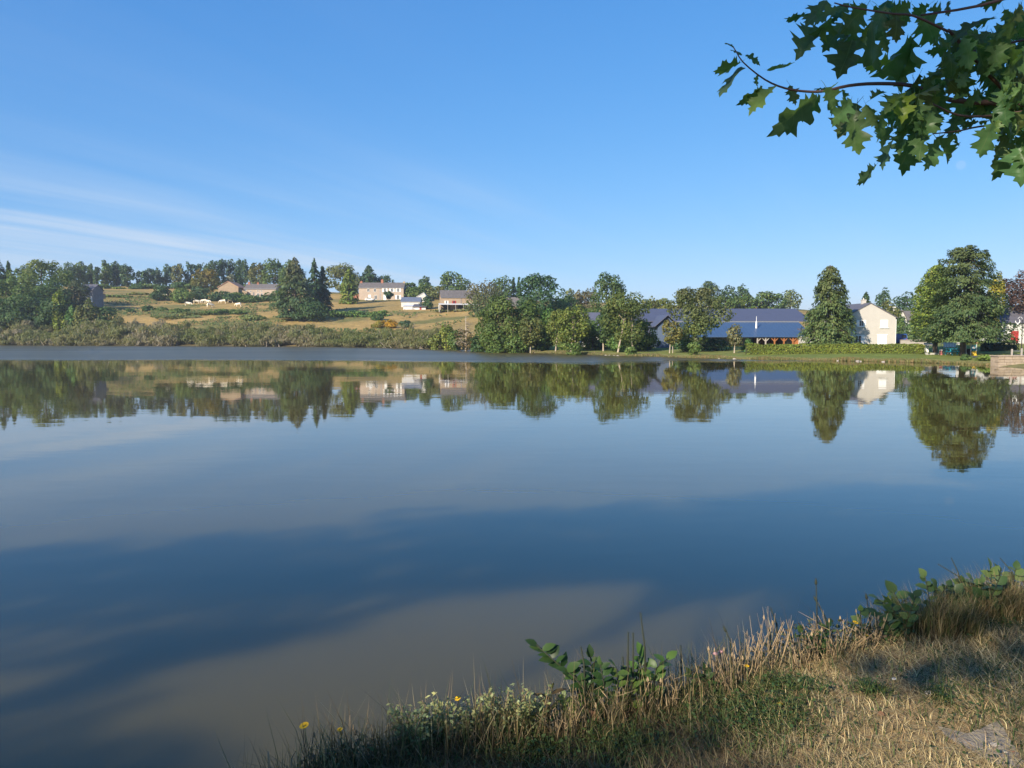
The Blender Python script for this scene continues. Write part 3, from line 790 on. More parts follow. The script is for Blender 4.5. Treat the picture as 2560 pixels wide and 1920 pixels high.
# bare branched dead tree by the grove
rng = np.random.default_rng(5)
p = at(1164, 790, 146); zb = gz(p.x, 146)
root = thing("bare_tree", (p.x, 146, zb), "pale dead tree with bare branches between scrub and grove", "tree")
mb = MB(); H = p.z - zb
mb.tube([(0, 0, -.3), (.1, 0, H * .5), (0, .1, H)], [.22, .15, .03], 6)
for k in range(26):
    h = rng.uniform(.25, .95) * H; a = rng.uniform(0, 6.28); Lb = (1.25 - h / H) * 3.0 * rng.uniform(.5, 1.1)
    e = Vector((math.cos(a) * Lb, math.sin(a) * Lb * .8, h + rng.uniform(.0, .6) * Lb))
    m = Vector((e.x * .5, e.y * .5, h + .12 * Lb))
    mb.tube([(0.05, 0, h), m, e], [.085, .055, .018], 4)
    for q in range(3):
        e2 = m.lerp(e, rng.uniform(.2, 1)) ; mb.tube([e2, e2 + Vector(rng.normal(0, .5, 3)) + Vector((0, 0, .35))], [.03, .01], 3)
mb.build("trunk", M_PALEBARK, root, smooth=True)
V, Fq, n, lob, tone = crown_lobes(rng, H * .7, 3.6, .6, 146, lobes=10, dens=.28)
link("crown", mesh_np("crown", V, [Fq], M_LEAF, leaf_cols(rng, n, (.17, .135, .06))), root)
tree('n', 1118, 812, 40, 158, (.13, .145, .035), "yellow green bush left of the bare dead tree", None, lobes=8)
tree('n', 1140, 826, 30, 156, (.07, .1, .035), "dark green bush right behind the bare dead tree's left side", None, lobes=8)
tree('n', 1088, 834, 30, 162, (.11, .125, .04), "last olive bush of the scrub before the bare tree", None, lobes=8)

# ---- willow scrub along the far left shore: one tangled mass nobody could count
rng = np.random.default_rng(77)
Vs, Fs, Cs = [], [], []; off = 0
tw = MB()
for k in range(430):
    px = rng.uniform(-60, 1150)
    t = rng.random()
    yb = np.interp(px, [-60, 400, 820, 1000, 1150], [863, 865, 867, 870, 874])
    D0 = (CAM_Z * F) / (yb - HORIZON)
    D = D0 - .5 + t * np.interp(px, [-60, 700, 1000, 1150], [24, 20, 12, 8])
    X = (px - CX) / F * D
    h = rng.uniform(2.2, 6.2) * np.interp(px, [-60, 300, 900, 1150], [1.05, 1.0, .95, .8]) * (0.62 + .38 * t)
    w = rng.uniform(3.0, 7.5)
    drift = float(wob(np.array([px]), np.array([D]), .016, 95)[0]); h *= 1.02 + .2 * drift
    z0 = gz(X, D)
    V, Fq, n, lob, tone = crown_lobes(rng, h, w, 0.1, D, lobes=9, dens=.62, lr=(.24, .42), spread=.66, twiggy=True, leafpx=1.45)
    col = [(.09, .105, .035), (.105, .115, .042), (.12, .122, .05), (.135, .125, .065), (.15, .135, .085), (.165, .145, .105)][int(np.clip(rng.normal(2.5 + 2.2 * drift, 1.2), 0, 5))]
    c = leaf_cols(rng, n, np.array(col) * 1.45, .3)
    mk = (np.clip(1 - V[:, 2] / h * 1.7 + rng.normal(0, .2, len(V)), 0, 1))[:, None]
    c = c * (1 - mk * .6) + np.array([[.23, .19, .13]]) * mk * .6          # grey bare twigs low down
    Vs.append(V + np.array([[X, D, z0]])); Fs.append(Fq + off); Cs.append(c); off += len(V)
    for q in range(5):
        a = rng.uniform(0, 6.28); e = Vector((X + math.cos(a) * w * .35, D + math.sin(a) * w * .35, z0 + h * rng.uniform(.5, 1.08)))
        tw.tube([(X + rng.normal(0, .8), D + rng.normal(0, .8) - .5, z0 - .1), e], [.09, .03], 3, cap=False)
sc = link("shore_scrub", mesh_np("shore_scrub", np.concatenate(Vs), [np.concatenate(Fs)], M_LEAF, np.clip(np.concatenate(Cs), .004, 1)))
tag(sc, "tangled grey green willow scrub lining the far left shore", "scrub", kind='stuff')
st = tw.build("twig_tangle", plain("grey_twigs", (.23, .195, .16), .9, .3, 1.0))
tag(st, "grey bare twigs standing in the shore scrub", "twigs", kind='stuff')

# rough grass fringe of the far right bank
rng = np.random.default_rng(78)
N0 = 24000
tt = rng.random(N0) * (len(far_shore) - 8 - 1) + 8
i0 = tt.astype(int); fr = tt - i0
FS = np.array(far_shore)
P = FS[i0] * (1 - fr[:, None]) + FS[np.minimum(i0 + 1, len(FS) - 1)] * fr[:, None]
P += np.stack([rng.normal(0, .3, N0), np.abs(rng.normal(.2, .5, N0)) + .0], 1)
z = terrain(P[:, 0], P[:, 1])
h = rng.uniform(.25, .6, N0) * (0.7 + .5 * np.clip(wob(P[:, 0], P[:, 1], .8, 44), -1, 1))
C = np.stack([P[:, 0], P[:, 1], np.maximum(z, -.02) + h * .42], 1)
V, Fq = quads(C, np.stack([rng.normal(0, .4, N0), -np.ones(N0), np.full(N0, .5)], 1), h, np.full(N0, .13), rng, np.stack([rng.normal(0, .3, N0), np.zeros(N0), np.ones(N0)], 1))
pal = np.array([(.25, .19, .085), (.16, .165, .05), (.20, .16, .07), (.12, .14, .045)])
o = link("bank_grass", mesh_np("bank_grass", V, [Fq], M_LEAF, np.repeat(pal[rng.integers(0, 4, N0)] * rng.uniform(.7, 1.2, (N0, 1)), 4, 0)))
tag(o, "ragged tan and green grass edging the far bank", "grass", kind='stuff')

# rank green weeds and bracken over the lower pasture
rng = np.random.default_rng(79)
N0 = 16000
px = np.concatenate([rng.uniform(260, 720, N0 // 2), rng.uniform(720, 1190, N0 // 4), rng.uniform(380, 640, N0 // 4)])
D = np.concatenate([rng.uniform(245, 335, N0 // 2), rng.uniform(225, 300, N0 // 4), rng.uniform(268, 292, N0 // 4)])
X = (px - CX) / F * D
pn = wob(X, D * 1.6, .11, 91) + .6 * wob(X, D * 1.6, .35, 92)
lim = np.concatenate([np.full(N0 // 2, .45), np.full(N0 // 4, .7), np.full(N0 // 4, -.35)])
k = pn > lim
X, D = X[k], D[k]; n = len(X)
z = terrain(X, D); h = rng.uniform(.3, 1.3, n) * (.6 + .5 * np.clip(pn[k], 0, 1))
V, Fq = quads(np.stack([X, D, z + h * .5 * rng.random(n) + .2], 1), np.stack([rng.normal(0, .5, n), -np.ones(n), np.full(n, .8)], 1), rng.uniform(.5, 1.0, n), rng.uniform(.4, .7, n), rng)
pal = np.array([(.11, .15, .045), (.085, .13, .045), (.16, .165, .06), (.075, .11, .04), (.22, .17, .075)])
o = link("pasture_weeds", mesh_np("pasture_weeds", V, [Fq], M_LEAF, np.repeat(pal[rng.integers(0, 5, n)] * rng.uniform(.75, 1.25, (n, 1)), 4, 0)))
tag(o, "rank green weeds and bracken in patches over the pasture", "weeds", kind='stuff')
for i, (px, top, w, D, c, lab) in enumerate([(470, 730, 60, 322, G_MID, "low hedge bush right above the herd's left end"), (575, 735, 50, 324, G_DARK, "low hedge bush right below the barn's left corner"), (625, 740, 60, 322, G_MID, "low hedge bush between barn and long house front"),
      (300, 738, 60, 330, G_MID, "bush above the shaded lawn of the grey stone house"), (480, 782, 60, 276, G_OLIVE, "olive bush left of the long thicket below the cows"), (430, 790, 70, 268, G_OLIVE, "low olive bush near the scrub's top left of the thicket"),
      (640, 788, 70, 266, (.10, .11, .04), "flat olive bush between thicket and big spruce"), (1040, 716, 60, 345, G_MID, "leafy tree filling the gap right of the stone house"), (1000, 740, 30, 352, G_DARK, "dark bush behind the white shed's roof")]):
    tree('n', px, top, w, D, c, lab, None, lobes=8)
for i, (px, top, w, D, c, lab) in enumerate([(1225, 770, 60, 140, G_MID, "shorter leafy tree at the grove's left shoulder"), (1285, 790, 60, 133, (.08, .10, .032), "leafy low tree in front of the grove's tall left pair"), (1352, 800, 60, 135, G_MID, "leafy low tree behind the first slim trunk"),
      (1415, 800, 56, 133, (.07, .1, .03), "leafy low tree behind the straight bare trunk"), (1480, 806, 50, 132, G_MID, "leafy low tree behind the twin slim trunks"), (1600, 800, 70, 124, G_MID, "leafy low tree right behind the tall loose tree"), (1540, 800, 50, 126, G_DARK, "dark leafy low tree left behind the tall loose tree"),
      (1395, 748, 70, 215, (.06, .09, .035), "green tree mass below the domed oak's right side"), (1560, 760, 60, 190, G_MID, "green tree below the tall skyline tree's right side"), (1600, 752, 50, 200, G_OLIVE, "olive tree just left of the slate hall's treetop row")]):
    tree('b', px, top, w, D, c, lab, LAKE if D < 150 else None, crown_from=.02)

for i, px in enumerate([352, 384, 412, 446, 482, 526, 560, 596, 622, 648]):
    tree('n', px, 706 + 5 * (i % 3), 40 + 6 * (i % 2), 392, [G_DARK, G_MID, G_BLUE][i % 3], f"{ordn(i)} bush after the sky gap in the undergrowth below the crest trees", "undergrowth bushes below the crest trees", lobes=7)
for i, (px, top, w) in enumerate([(182, 668, 34), (214, 672, 28), (276, 664, 34), (304, 668, 30)]):
    tree('b', px, top, w, 418, [G_MID, G_BLUE][i % 2], f"{ordn(i)} lower tree filling between the crest trunks beside the wood", "lower trees between the crest trunks", crown_from=.05)

# ================================================================== BUILDINGS
M_STONE = plain("rubble_stone", (.40, .32, .22), .9, .35, 1.2, .5)
M_STONE_PINK = plain("pink_render", (.40, .315, .245), .9, .15, .6, .1)
M_STONE_TAN = plain("tan_barn_wall", (.32, .235, .155), .9, .2, .7, .2)
M_GREYSTONE = plain("grey_stone", (.20, .19, .19), .9, .3, 1.0, .4)
M_SLATE = plain("slate_roof", (.105, .10, .115), .6, .25, 3.0, .3, spec=.4, stretch=(.3, 1, 1))
M_SLATE_LT = plain("weathered_slate", (.135, .12, .112), .7, .3, 2.0, .3, stretch=(1, .3, .3))
M_HALLROOF = plain("hall_slate", (.075, .082, .125), .55, .10, 1.2, .1, spec=.45)
M_HALLMETAL = plain("hall_metal_roof", (.045, .085, .165), .42, .08, .6, .0, spec=.55)
M_CREAM = plain("cream_render", (.47, .44, .395), .9, .06, 1.0)
M_WHITE = plain("white_paint", (.78, .77, .75), .7, .05, 1.0)
M_WHITEWALL = plain("white_wall", (.56, .54, .50), .85, .08, 1.0)
M_GREYWHITE = plain("grey_white_panel", (.55, .55, .56), .7, .12, 1.0)
M_BRICK = plain("red_brick", (.34, .14, .085), .9, .25, 5.0)
M_TIMBER = plain("orange_timber", (.31, .12, .04), .7, .2, 3.0)
M_DARK = plain("dark_interior", (.025, .023, .022), .8, .2, 1.0)
M_GLASS = plain("window_glass", (.02, .025, .03), .12, .1, 1.0, spec=.6)
M_RED = plain("red_paint", (.33, .035, .03), .6, .12, 1.0)
M_BLUE = plain("blue_paint", (.03, .09, .30), .4, .1, 1.0)
M_TEAL = plain("teal_paint", (.02, .26, .36), .45, .15, 2.0)
M_YELLOW = plain("yellow_paint", (.62, .40, .04), .5, .1, 1.0)
M_TARMAC = plain("tarmac", (.085, .085, .095), .9, .15, 1.5)
M_CONC = plain("concrete", (.36, .32, .28), .9, .2, 1.5, .3)
M_METAL = plain("grey_metal", (.30, .31, .33), .45, .1, 2.0, metal=.6)
M_RUBBER = plain("rubber", (.02, .02, .02), .8, .1, 1.0)
M_TANROOF = plain("rusty_sheet", (.42, .24, .15), .8, .3, 1.0)

def px_x(px, D): return (px - CX) / F * D / math.cos(PITCH) * 1.0
def mpp(D): return D / F                                   # metres per photo pixel at depth D

def window(root, x0, x1, z0, z1, y, shutters=None, fmat=None, mull=1, name="window"):
    fmat = fmat or M_WHITE
    w, t = x1 - x0, max(.05, (x1 - x0) * .09)
    m = MB().box(x0, x0 + t, y - .07, y + .02, z0, z1).box(x1 - t, x1, y - .07, y + .02, z0, z1)
    m.box(x0 + t, x1 - t, y - .065, y + .02, z0, z0 + t).box(x0 + t, x1 - t, y - .065, y + .02, z1 - t, z1)
    if mull: m.box((x0 + x1) / 2 - t / 2, (x0 + x1) / 2 + t / 2, y - .06, y + .015, z0 + t, z1 - t)
    f = m.build(name, fmat, root)
    MB().box(x0 + t * .9, x1 - t * .9, y - .035, y - .015, z0 + t * .9, z1 - t * .9).build("pane", M_GLASS, f)
    if shutters:
        for a, b in ((x0 - w * .55, x0 - .02), (x1 + .02, x1 + w * .55)):
            s = MB().box(a, b, y - .06, y - .005, z0 - .03, z1 + .03)
            for k in range(1, 4):
                zz = z0 + (z1 - z0) * k / 4
                s.box(a + .04, b - .04, y - .075, y - .06, zz - .04, zz + .04)
            s.build("shutter", shutters, root)
    return f
def panel(root, name, x0, x1, z0, z1, y, mat, t=.06):
    return MB().box(x0, x1, y - t, y + .01, z0, z1).build(name, mat, root)

def house_long(root, w, d, eave, ridge, wall, roof, over=.25, z0=-.6):
    """ridge runs left to right; front wall in the plane y = 0"""
    MB().prism([(0, z0), (d, z0), (d, eave), (d / 2, ridge - .12), (0, eave)], 'x', 0, w).build("wall", wall, root)
    r = MB()
    s = (ridge - eave) / (d / 2)
    r.prism([(-over, eave - s * over), (-over, eave - s * over + .14), (d / 2, ridge + .14), (d + over, eave - s * over + .14), (d + over, eave - s * over), (d / 2, ridge)], 'x', -over, w + over)
    ro = r.build("roof", roof, root)
    g = MB().box(-over, w + over, -over - .12, -over + .002, eave - s * over - .06, eave - s * over + .06).build("gutter", M_METAL, root)
    return ro
def chimney(roof, x, y, z0, z1, w=.7, mat=None):
    mat = mat or M_BRICK
    m = MB().box(x - w / 2, x + w / 2, y - w / 2, y + w / 2, z0, z1).box(x - w * .58, x + w * .58, y - w * .58, y + w * .58, z1, z1 + .12)
    m.tube([(x, y, z1 + .12), (x, y, z1 + .4)], [w * .18, w * .15], 8)
    return m.build("chimney", mat, roof)

def place(px0, px1, base_py, D, name, label, cat, group=None, rz=0):
    a, b = at(px0, base_py, D), at(px1, base_py, D)
    root = thing(name, (a.x, D, a.z), label, cat, group, rz)
    return root, b.x - a.x, D / F

# barn with tan gable facing the lake
D = 335; root, w, k = place(546, 596, 740, D, "gable_barn", "tan gable ended barn with windowless front among hedges above the cows", "barn")
e, rdg = (740 - 718) * k, (740 - 704) * k
MB().prism([(0, -1.5), (w, -1.5), (w, e), (w / 2, rdg), (0, e)], 'y', 0, 11).build("wall", M_STONE_TAN, root)
s = (rdg - e) / (w / 2)
MB().prism([(-.4, e - .4 * s), (w / 2, rdg), (w + .4, e - .4 * s), (w + .4, e - .4 * s + .2), (w / 2, rdg + .2), (-.4, e - .4 * s + .2)], 'y', -.3, 11.3).build("roof", M_TANROOF, root)
MB().prism([(w + .01, -1), (w + 3.2, -1), (w + 3.2, 2.0), (w + .01, 2.8)], 'y', 1.5, 9).build("side_shed", M_STONE_TAN, root)

# long pink house
D = 338; root, w, k = place(611, 690, 742, D, "long_house", "long low pink walled house under a slate roof with two chimneys", "house")
ro = house_long(root, w, 7.5, 20 * k, 32.5 * k, M_STONE_PINK, M_SLATE_LT)
chimney(ro, 1.0, 3.75, 30 * k, 37 * k, .9); chimney(ro, 28 * k, 3.75, 30 * k, 36 * k, .8)
for a, b, c, d in [(613.5, 617, 722, 727), (625, 628.5, 727, 730.5), (643, 646.5, 725.5, 729.5), (652, 655.5, 725.5, 729.5)]:
    window(root, (a - 611) * k, (b - 611) * k, (742 - d) * k, (742 - c) * k, 0)
for a, b in [(622, 626), (642, 648), (652, 656.5)]: window(root, (a - 611) * k, (b - 611) * k, .1, (742 - 733) * k, 0, name="window")
panel(root, "door", (632 - 611) * k, (636 - 611) * k, 0, 2.0, 0, M_GREYSTONE)

# two storey stone house
D = 343; root, w, k = place(897, 1009, 750, D, "stone_house", "two storey pale stone farmhouse with slate roof and three brick chimneys", "house")
ro = house_long(root, w, 8.5, 31 * k, 44 * k, M_STONE_PINK, M_SLATE_LT)
for a, h, m in [(899.5, 703, M_BRICK), (952, 699, M_BRICK), (1007, 704, M_STONE)]: chimney(ro, (a - 897) * k, 4.25, 41 * k, (750 - h) * k, 1.0, m)
for a, sh in [(921, None), (937, None), (962, M_WHITE), (979.5, M_WHITE), (995.5, M_WHITE)]:
    window(root, (a - 897) * k - .55, (a - 897) * k + .55, (750 - 730) * k, (750 - 721.5) * k, 0, sh)
for a in (939, 995): window(root, (a - 897) * k - .6, (a - 897) * k + .6, .3, (750 - 738) * k, 0, M_WHITE if a > 960 else None)
for a in (924, 962): panel(root, "door", (a - 897) * k - .6, (a - 897) * k + .6, 0, (750 - 737) * k, 0, M_WHITE)
MB().box((949.5 - 897) * k, (951 - 897) * k, -.05, .05, -.5, 31 * k - .1).build("downpipe", M_METAL, root)
MB().prism([(-3.2, -1), (-.01, -1), (-.01, 16 * k), (-3.2, 12 * k)], 'y', .6, 7).build("side_shed", M_BRICK, root)

# half hidden grey house by the wood
D = 283; root, w, k = place(200, 232, 756, D, "grey_stone_house", "shaded grey stone house half swallowed by the wood", "house")
MB().prism([(0, -1.5), (7.5, -1.5), (7.5, 4.6), (3.75, 6.6), (0, 4.6)], 'x', 0, w).build("wall", M_GREYSTONE, root)
MB().prism([(-.3, 4.45), (3.75, 6.6), (7.8, 4.45), (7.8, 4.62), (3.75, 6.8), (-.3, 4.62)], 'x', -.3, w + .3).build("roof", M_SLATE, root)
window(root, w * .62, w * .82, 2.0, 3.2, 0); window(root, w * .3, w * .48, 2.0, 3.2, 0)
panel(root, "door", w * .85, w * .97, 0, 2.1, 0, M_WHITE)
D = 300; root, w, k = place(234, 254, 742, D, "low_shed", "low rusty roofed shed beside the grey stone house", "shed")
MB().box(0, w, 0, 3, -.6, 1.2).build("wall", M_STONE_TAN, root)
MB().prism([(-.3, 1.21), (3.3, 1.8), (3.3, 1.92), (-.3, 1.33)], 'x', -.2, w + .2).build("roof", M_TANROOF, root)

# white walled shed
D = 306; root, w, k = place(1003, 1050, 764, D, "white_shed", "white walled shed with blue grey metal roof beside the farmhouse", "shed")
ro = house_long(root, w, 6, 10.5 * k, 21 * k, M_WHITEWALL, plain("blue_grey_sheet", (.12, .14, .19), .45, .1, 1.0, spec=.5))
MB().box(w * .30, w * .45, -.05, .01, .2, 1.3).build("door", M_GREYWHITE, root)
D = 296; root, w, k = place(1008, 1064, 773, D, "low_lean_to", "row of low grey sheds with white door and dark roof", "shed")
MB().box(0, w * .42, 0, 4, -.8, 1.0).box(w * .42, w, .3, 4, -.8, .8).build("wall", M_GREYWHITE, root)
MB().prism([(-.4, .9), (4.2, 2.0), (4.2, 2.12), (-.4, 1.02)], 'x', w * .43, w + .4).build("roof", M_SLATE, root)
MB().prism([(-.3, 1.01), (4.2, 1.7), (4.2, 1.82), (-.3, 1.13)], 'x', -.2, w * .425).build("roof", M_GREYWHITE, root)
panel(root, "door", (1038 - 1008) * k, (1047 - 1008) * k, -.3, 1.1, .28, M_WHITE)
panel(root, "door", (1049 - 1008) * k, (1053 - 1008) * k, -.3, .9, .28, M_RED)
D = 330; root, w, k = place(1042, 1065, 748, D, "gable_shed", "small cream gable of a shed among the farm trees", "shed")
MB().prism([(0, -1.5), (w, -1.5), (w, 1.2), (w * .75, 2.6), (0, .9)], 'y', 0, 6).build("wall", M_WHITEWALL, root)
MB().prism([(-.2, .9), (w * .75, 2.62), (w + .2, 1.1), (w + .2, 1.3), (w * .75, 2.84), (-.2, 1.1)], 'y', -.2, 6.2).build("roof", M_GREYWHITE, root)

# stone barn with lean-to canopy, its gable turned to the left
D = 284; root, w, k = place(1103, 1190, 776, D, "stone_barn", "tan stone barn with slate roof and open white canopy along its front", "barn", None, R(9))
w *= 1.05
ro = house_long(root, w, 9, 33 * k, 51 * k, M_STONE_TAN, M_SLATE_LT)
window(root, (1111 - 1100) * k, (1115.5 - 1100) * k, 17 * k, 24 * k, 0, M_WHITE)
window(root, (1130 - 1100) * k, (1134.5 - 1100) * k, 17 * k, 24 * k, 0, M_RED, fmat=M_RED)
panel(root, "barn_door", .8, 3.2, 0, 2.2, 0, M_DARK)
panel(root, "barn_door", 6.2, 9.0, 0, 2.2, 0, M_DARK)
MB().box((1149 - 1100) * k, (1150 - 1100) * k, -.1, 0, 14 * k, 33 * k).build("downpipe", M_METAL, root)
can = MB().prism([(-3.4, 1.95), (-.02, 2.45), (-.02, 2.57), (-3.4, 2.07)], 'x', -1.0, w + .5).build("canopy", M_GREYWHITE, root)
for i in range(6): MB().box(-.8 + i * (w + 1) / 5, -.65 + i * (w + 1) / 5, -3.35, -3.2, -.8, 1.97).build("canopy_post", M_CONC, can)
MB().box(-1.0, -.9, -3.3, -.1, -.6, 1.96).build("side_wall", M_WHITEWALL, root)

# dark slate roofed house behind the domed oak
D = 292; root, w, k = place(1252, 1322, 770, D, "slate_house", "house showing only its grey slate roof beside the domed oak", "house")
house_long(root, w, 8, 4 * k, 27 * k, M_STONE_TAN, M_SLATE_LT)
D = 215; root, w, k = place(1421, 1429, 775, D, "brick_chimney", "lone pale chimney stack between treetops", "chimney")
MB().box(0, w, 0, w, -4, 16 * k).box(-.08, w + .08, -.08, w + .08, 16 * k, 17.5 * k).build("stack", M_STONE_PINK, root)

# long market hall: slate upper slope, blue metal lower slope, timber posts under the eaves
D = 134; root, w, k = place(1622, 2018, 862, D, "long_hall", "long hall with slate upper roof, blue metal lower roof and orange timber posts", "hall")
ev, br, rd = (862 - 842) * (127 / F), (862 - 801) * (133 / F), (862 - 771) * (142 / F)
yb = 4.2
MB().box(w * .2, w * .70, yb, yb + 13, -.6, ev + 1.2).box(w * .875, w - .3, yb - 1.5, yb + 13, -.6, ev + .25).build("wall", M_WHITEWALL, root)
up = MB().prism([(yb, br), (yb + 9, rd), (yb + 18, br), (yb + 18, br - .15), (yb + 9, rd - .15), (yb, br - .15)], 'x', 0, w + 2.6).build("upper_roof", M_HALLROOF, root)
MB().prism([(yb + .3, br - .3), (yb + 9, rd - .25), (yb + 17.7, br - .3), (yb + 17.7, 0), (yb + .3, 0)], 'x', .2, w - .2).build("end_wall", M_HALLROOF, root)
lo = MB()
xs = np.linspace(w * .02, w, 60)
lo.prism([(-2.6, ev), (yb - .05, br - .32), (yb - .05, br - .22), (-2.6, ev + .1)], 'x', w * .20, w)
for x in np.arange(w * .2 + .3, w, .62): lo.prism([(-2.6, ev + .1), (yb - .05, br - .22), (yb - .05, br - .18), (-2.6, ev + .14)], 'x', x, x + .05)
lower = lo.build("lower_roof", M_HALLMETAL, root)
MB().box(w * .2, w, yb - .12, yb - .06, br - .24, br - .05).build("gutter", M_METAL, root)
fx = (1895 - 1622) * k
MB().tube([(fx, 1.2, (br + ev) / 2 + .1), (fx, 1.2, (br + ev) / 2 + 1.3)], [.16, .13], 8).tube([(fx, 1.2, (br + ev) / 2 + 1.3), (fx, 1.2, (br + ev) / 2 + 2.2)], [.05, .03], 6).build("flue", M_WHITE, root)
for i, pxp in enumerate([1883, 1903, 1925, 1948, 1970]):
    x = (pxp - 1622) * k
    m = MB().box(x - .1, x + .1, -2.3, -2.1, -.7, ev)
    m.prism([(x + .1, ev - .75), (x + .6, ev - .22), (x + .6, ev - .06), (x + .1, ev - .55)], 'y', -2.26, -2.14)
    if i: m.prism([(x - .1, ev - .75), (x - .6, ev - .22), (x - .6, ev - .06), (x - .1, ev - .55)], 'y', -2.26, -2.14)
    m.build("timber_post", M_TIMBER if i > 1 else M_CONC, root)
MB().box((1872 - 1622) * k, (1994 - 1622) * k, -2.3, -2.1, ev + .0, ev + .09).build("eaves_beam", M_TIMBER, root)
panel(root, "timber_panel", (1973 - 1622) * k, (1993 - 1622) * k, -.5, ev - .05, -1.9, M_TIMBER, .05)
MB().box((1903 - 1622) * k, (1973 - 1622) * k, yb - .3, yb - .05, -.6, ev + .9).build("back_wall", M_TIMBER, root)
f = window(root, (2002 - 1622) * k, (2014 - 1622) * k, .55, ev - .1, yb - 1.5)
for a in (1640, 1690, 1790, 1850): window(root, (a - 1622) * k, (a + 9 - 1622) * k, .8, 2.1, yb)
# front gable of the hall
gx0, gx1 = (1634 - 1622) * k, (1690 - 1622) * k; gm = (gx0 + gx1) / 2
ghz = (862 - 790) * k; ge = (862 - 816) * k
MB().prism([(gx0 + .3, -.6), (gx1 - .3, -.6), (gx1 - .3, ge), (gm, ghz - .2), (gx0 + .3, ge)], 'y', -2.0, yb + 2).build("gable_wall", plain("blue_grey_boards", (.08, .11, .17), .6, .1, 1.0), root)
MB().prism([(gx0 - .3, ge - .15), (gm, ghz), (gx1 + .3, ge - .15), (gx1 + .3, ge + .02), (gm, ghz + .18), (gx0 - .3, ge + .02)], 'y', -2.5, yb + 4).build("gable_roof", M_HALLROOF, root)
MB().prism([(gx0 + 1.2, ge + .35), (gx1 - 1.2, ge + .35), (gm, ghz - .35)], 'y', -2.1, -2.02).build("gable_louvre", M_DARK, root)
# blue roofed shed glimpsed in the grove
D = 142; root, w, k = place(1456, 1500, 862, D, "blue_roof_shed", "white walled shed under blue slate roof glimpsed through the grove", "shed")
MB().box(0, w, 0, 6, -.6, 1.7).build("wall", M_WHITEWALL, root)
MB().prism([(-.3, 1.71), (3, 6.0), (6.3, 1.71)], 'x', -.3, w + .3).build("roof", M_HALLROOF, root)
panel(root, "door", w * .3, w * .5, -.2, 1.5, 0, M_GREYSTONE)
# low white outbuildings between hall and house
D = 127; root, w, k = place(2024, 2112, 863, D, "white_outbuilding", "low white outbuilding with dark slate lean-to roof behind the broad spruce", "outbuilding")
MB().box(0, w, 0, 5, -.5, 22 * k).build("wall", M_WHITEWALL, root)
MB().prism([(-.4, 22 * k + .02), (5.2, 22 * k + 1.2), (5.2, 22 * k + 1.34), (-.4, 22 * k + .16)], 'x', -.2, w + .01).build("roof", M_SLATE, root)
panel(root, "garage_door", (2043 - 2024) * k, (2058 - 2024) * k, -.3, 12 * k, 0, M_GREYSTONE)
panel(root, "door", (2088 - 2024) * k, (2096 - 2024) * k, -.3, 17 * k, 0, M_DARK)

# cream gable house
D = 126; root, w, k = place(2110, 2237, 867, D, "gable_house", "tall cream gable house with white shutters standing behind the lakeside hedge", "house")
e, rdg = (867 - 794) * k, (867 - 759.5) * k
MB().prism([(0, -.8), (w, -.8), (w, e), (w / 2, rdg), (0, e)], 'y', 0, 11).build("wall", M_CREAM, root)
s = (rdg - e) / (w / 2)
ro = MB().prism([(-.35, e - .35 * s + .02), (w / 2, rdg + .02), (w + .35, e - .35 * s + .02), (w + .35, e - .35 * s + .16), (w / 2, rdg + .17), (-.35, e - .35 * s + .16)], 'y', -.12, 11.3).build("roof", M_SLATE, root)
chimney(ro, (2173.5 - 2110) * k, 2.6, rdg - .8, (867 - 750) * k, .62, M_CREAM)
def gh(px): return (px - 2110) * k
def gv(py): return (867 - py) * k
window(root, gh(2199), gh(2218), gv(819), gv(800), 0); panel(root, "shutter", gh(2199.8), gh(2217.2), gv(818.4), gv(800.6), -.05, M_WHITE, .05)
MB().box(gh(2197), gh(2220), -.16, .01, gv(821), gv(819.3)).build("window_sill", M_WHITE, root)
window(root, gh(2146), gh(2157), gv(816), gv(801), 0, M_WHITE)
MB().box(gh(2144), gh(2159), -.16, .01, gv(818), gv(816.3)).build("window_sill", M_WHITE, root)
window(root, gh(2136), gh(2153), gv(861), gv(838), 0, M_WHITE)
panel(root, "garage_door", gh(2193), gh(2216), gv(866), gv(837.5), 0, M_WHITE)
MB().box(gh(2191), gh(2218), -.03, .005, gv(837.3), gv(835.5)).build("lintel", M_WHITE, root)
panel(root, "door", gh(2161), gh(2165), gv(866), gv(838), 0, M_GREYWHITE)
MB().tube([(w + .06, -.06, -.3), (w + .06, -.06, e - .3)], .05, 6).build("downpipe", M_WHITE, root)

# small white house further back
D = 183; root, w, k = place(2240, 2302, 842, D, "white_cottage", "small white gabled house with grey roof behind shrubs and cypress", "house")
MB().prism([(0, -1), (26 * k, -1), (26 * k, 42 * k), (14 * k, 64 * k), (0, 44 * k)], 'y', 0, 8).box(26 * k, w, .8, 7.5, -1, 42 * k).build("wall", M_WHITEWALL, root)
MB().prism([(-.5, 42 * k), (14 * k, 65 * k), (26.5 * k, 41 * k), (26.5 * k, 43 * k), (14 * k, 67 * k), (-.5, 44 * k)], 'y', -.3, 8.3).prism([(.3, 41 * k), (4.2, 66 * k), (8.2, 41 * k), (8.2, 39.5 * k), (4.2, 64 * k), (.3, 39.5 * k)], 'x', 26.6 * k, w + .3).build("roof", M_SLATE_LT, root)
chm = MB().box(.6, 1.3, 3, 3.7, 58 * k, 76 * k).build("chimney", M_WHITEWALL, root)
window(root, 9 * k, 19 * k, 22 * k, 34 * k, 0); window(root, 36 * k, 44 * k, 20 * k, 30 * k, .8)

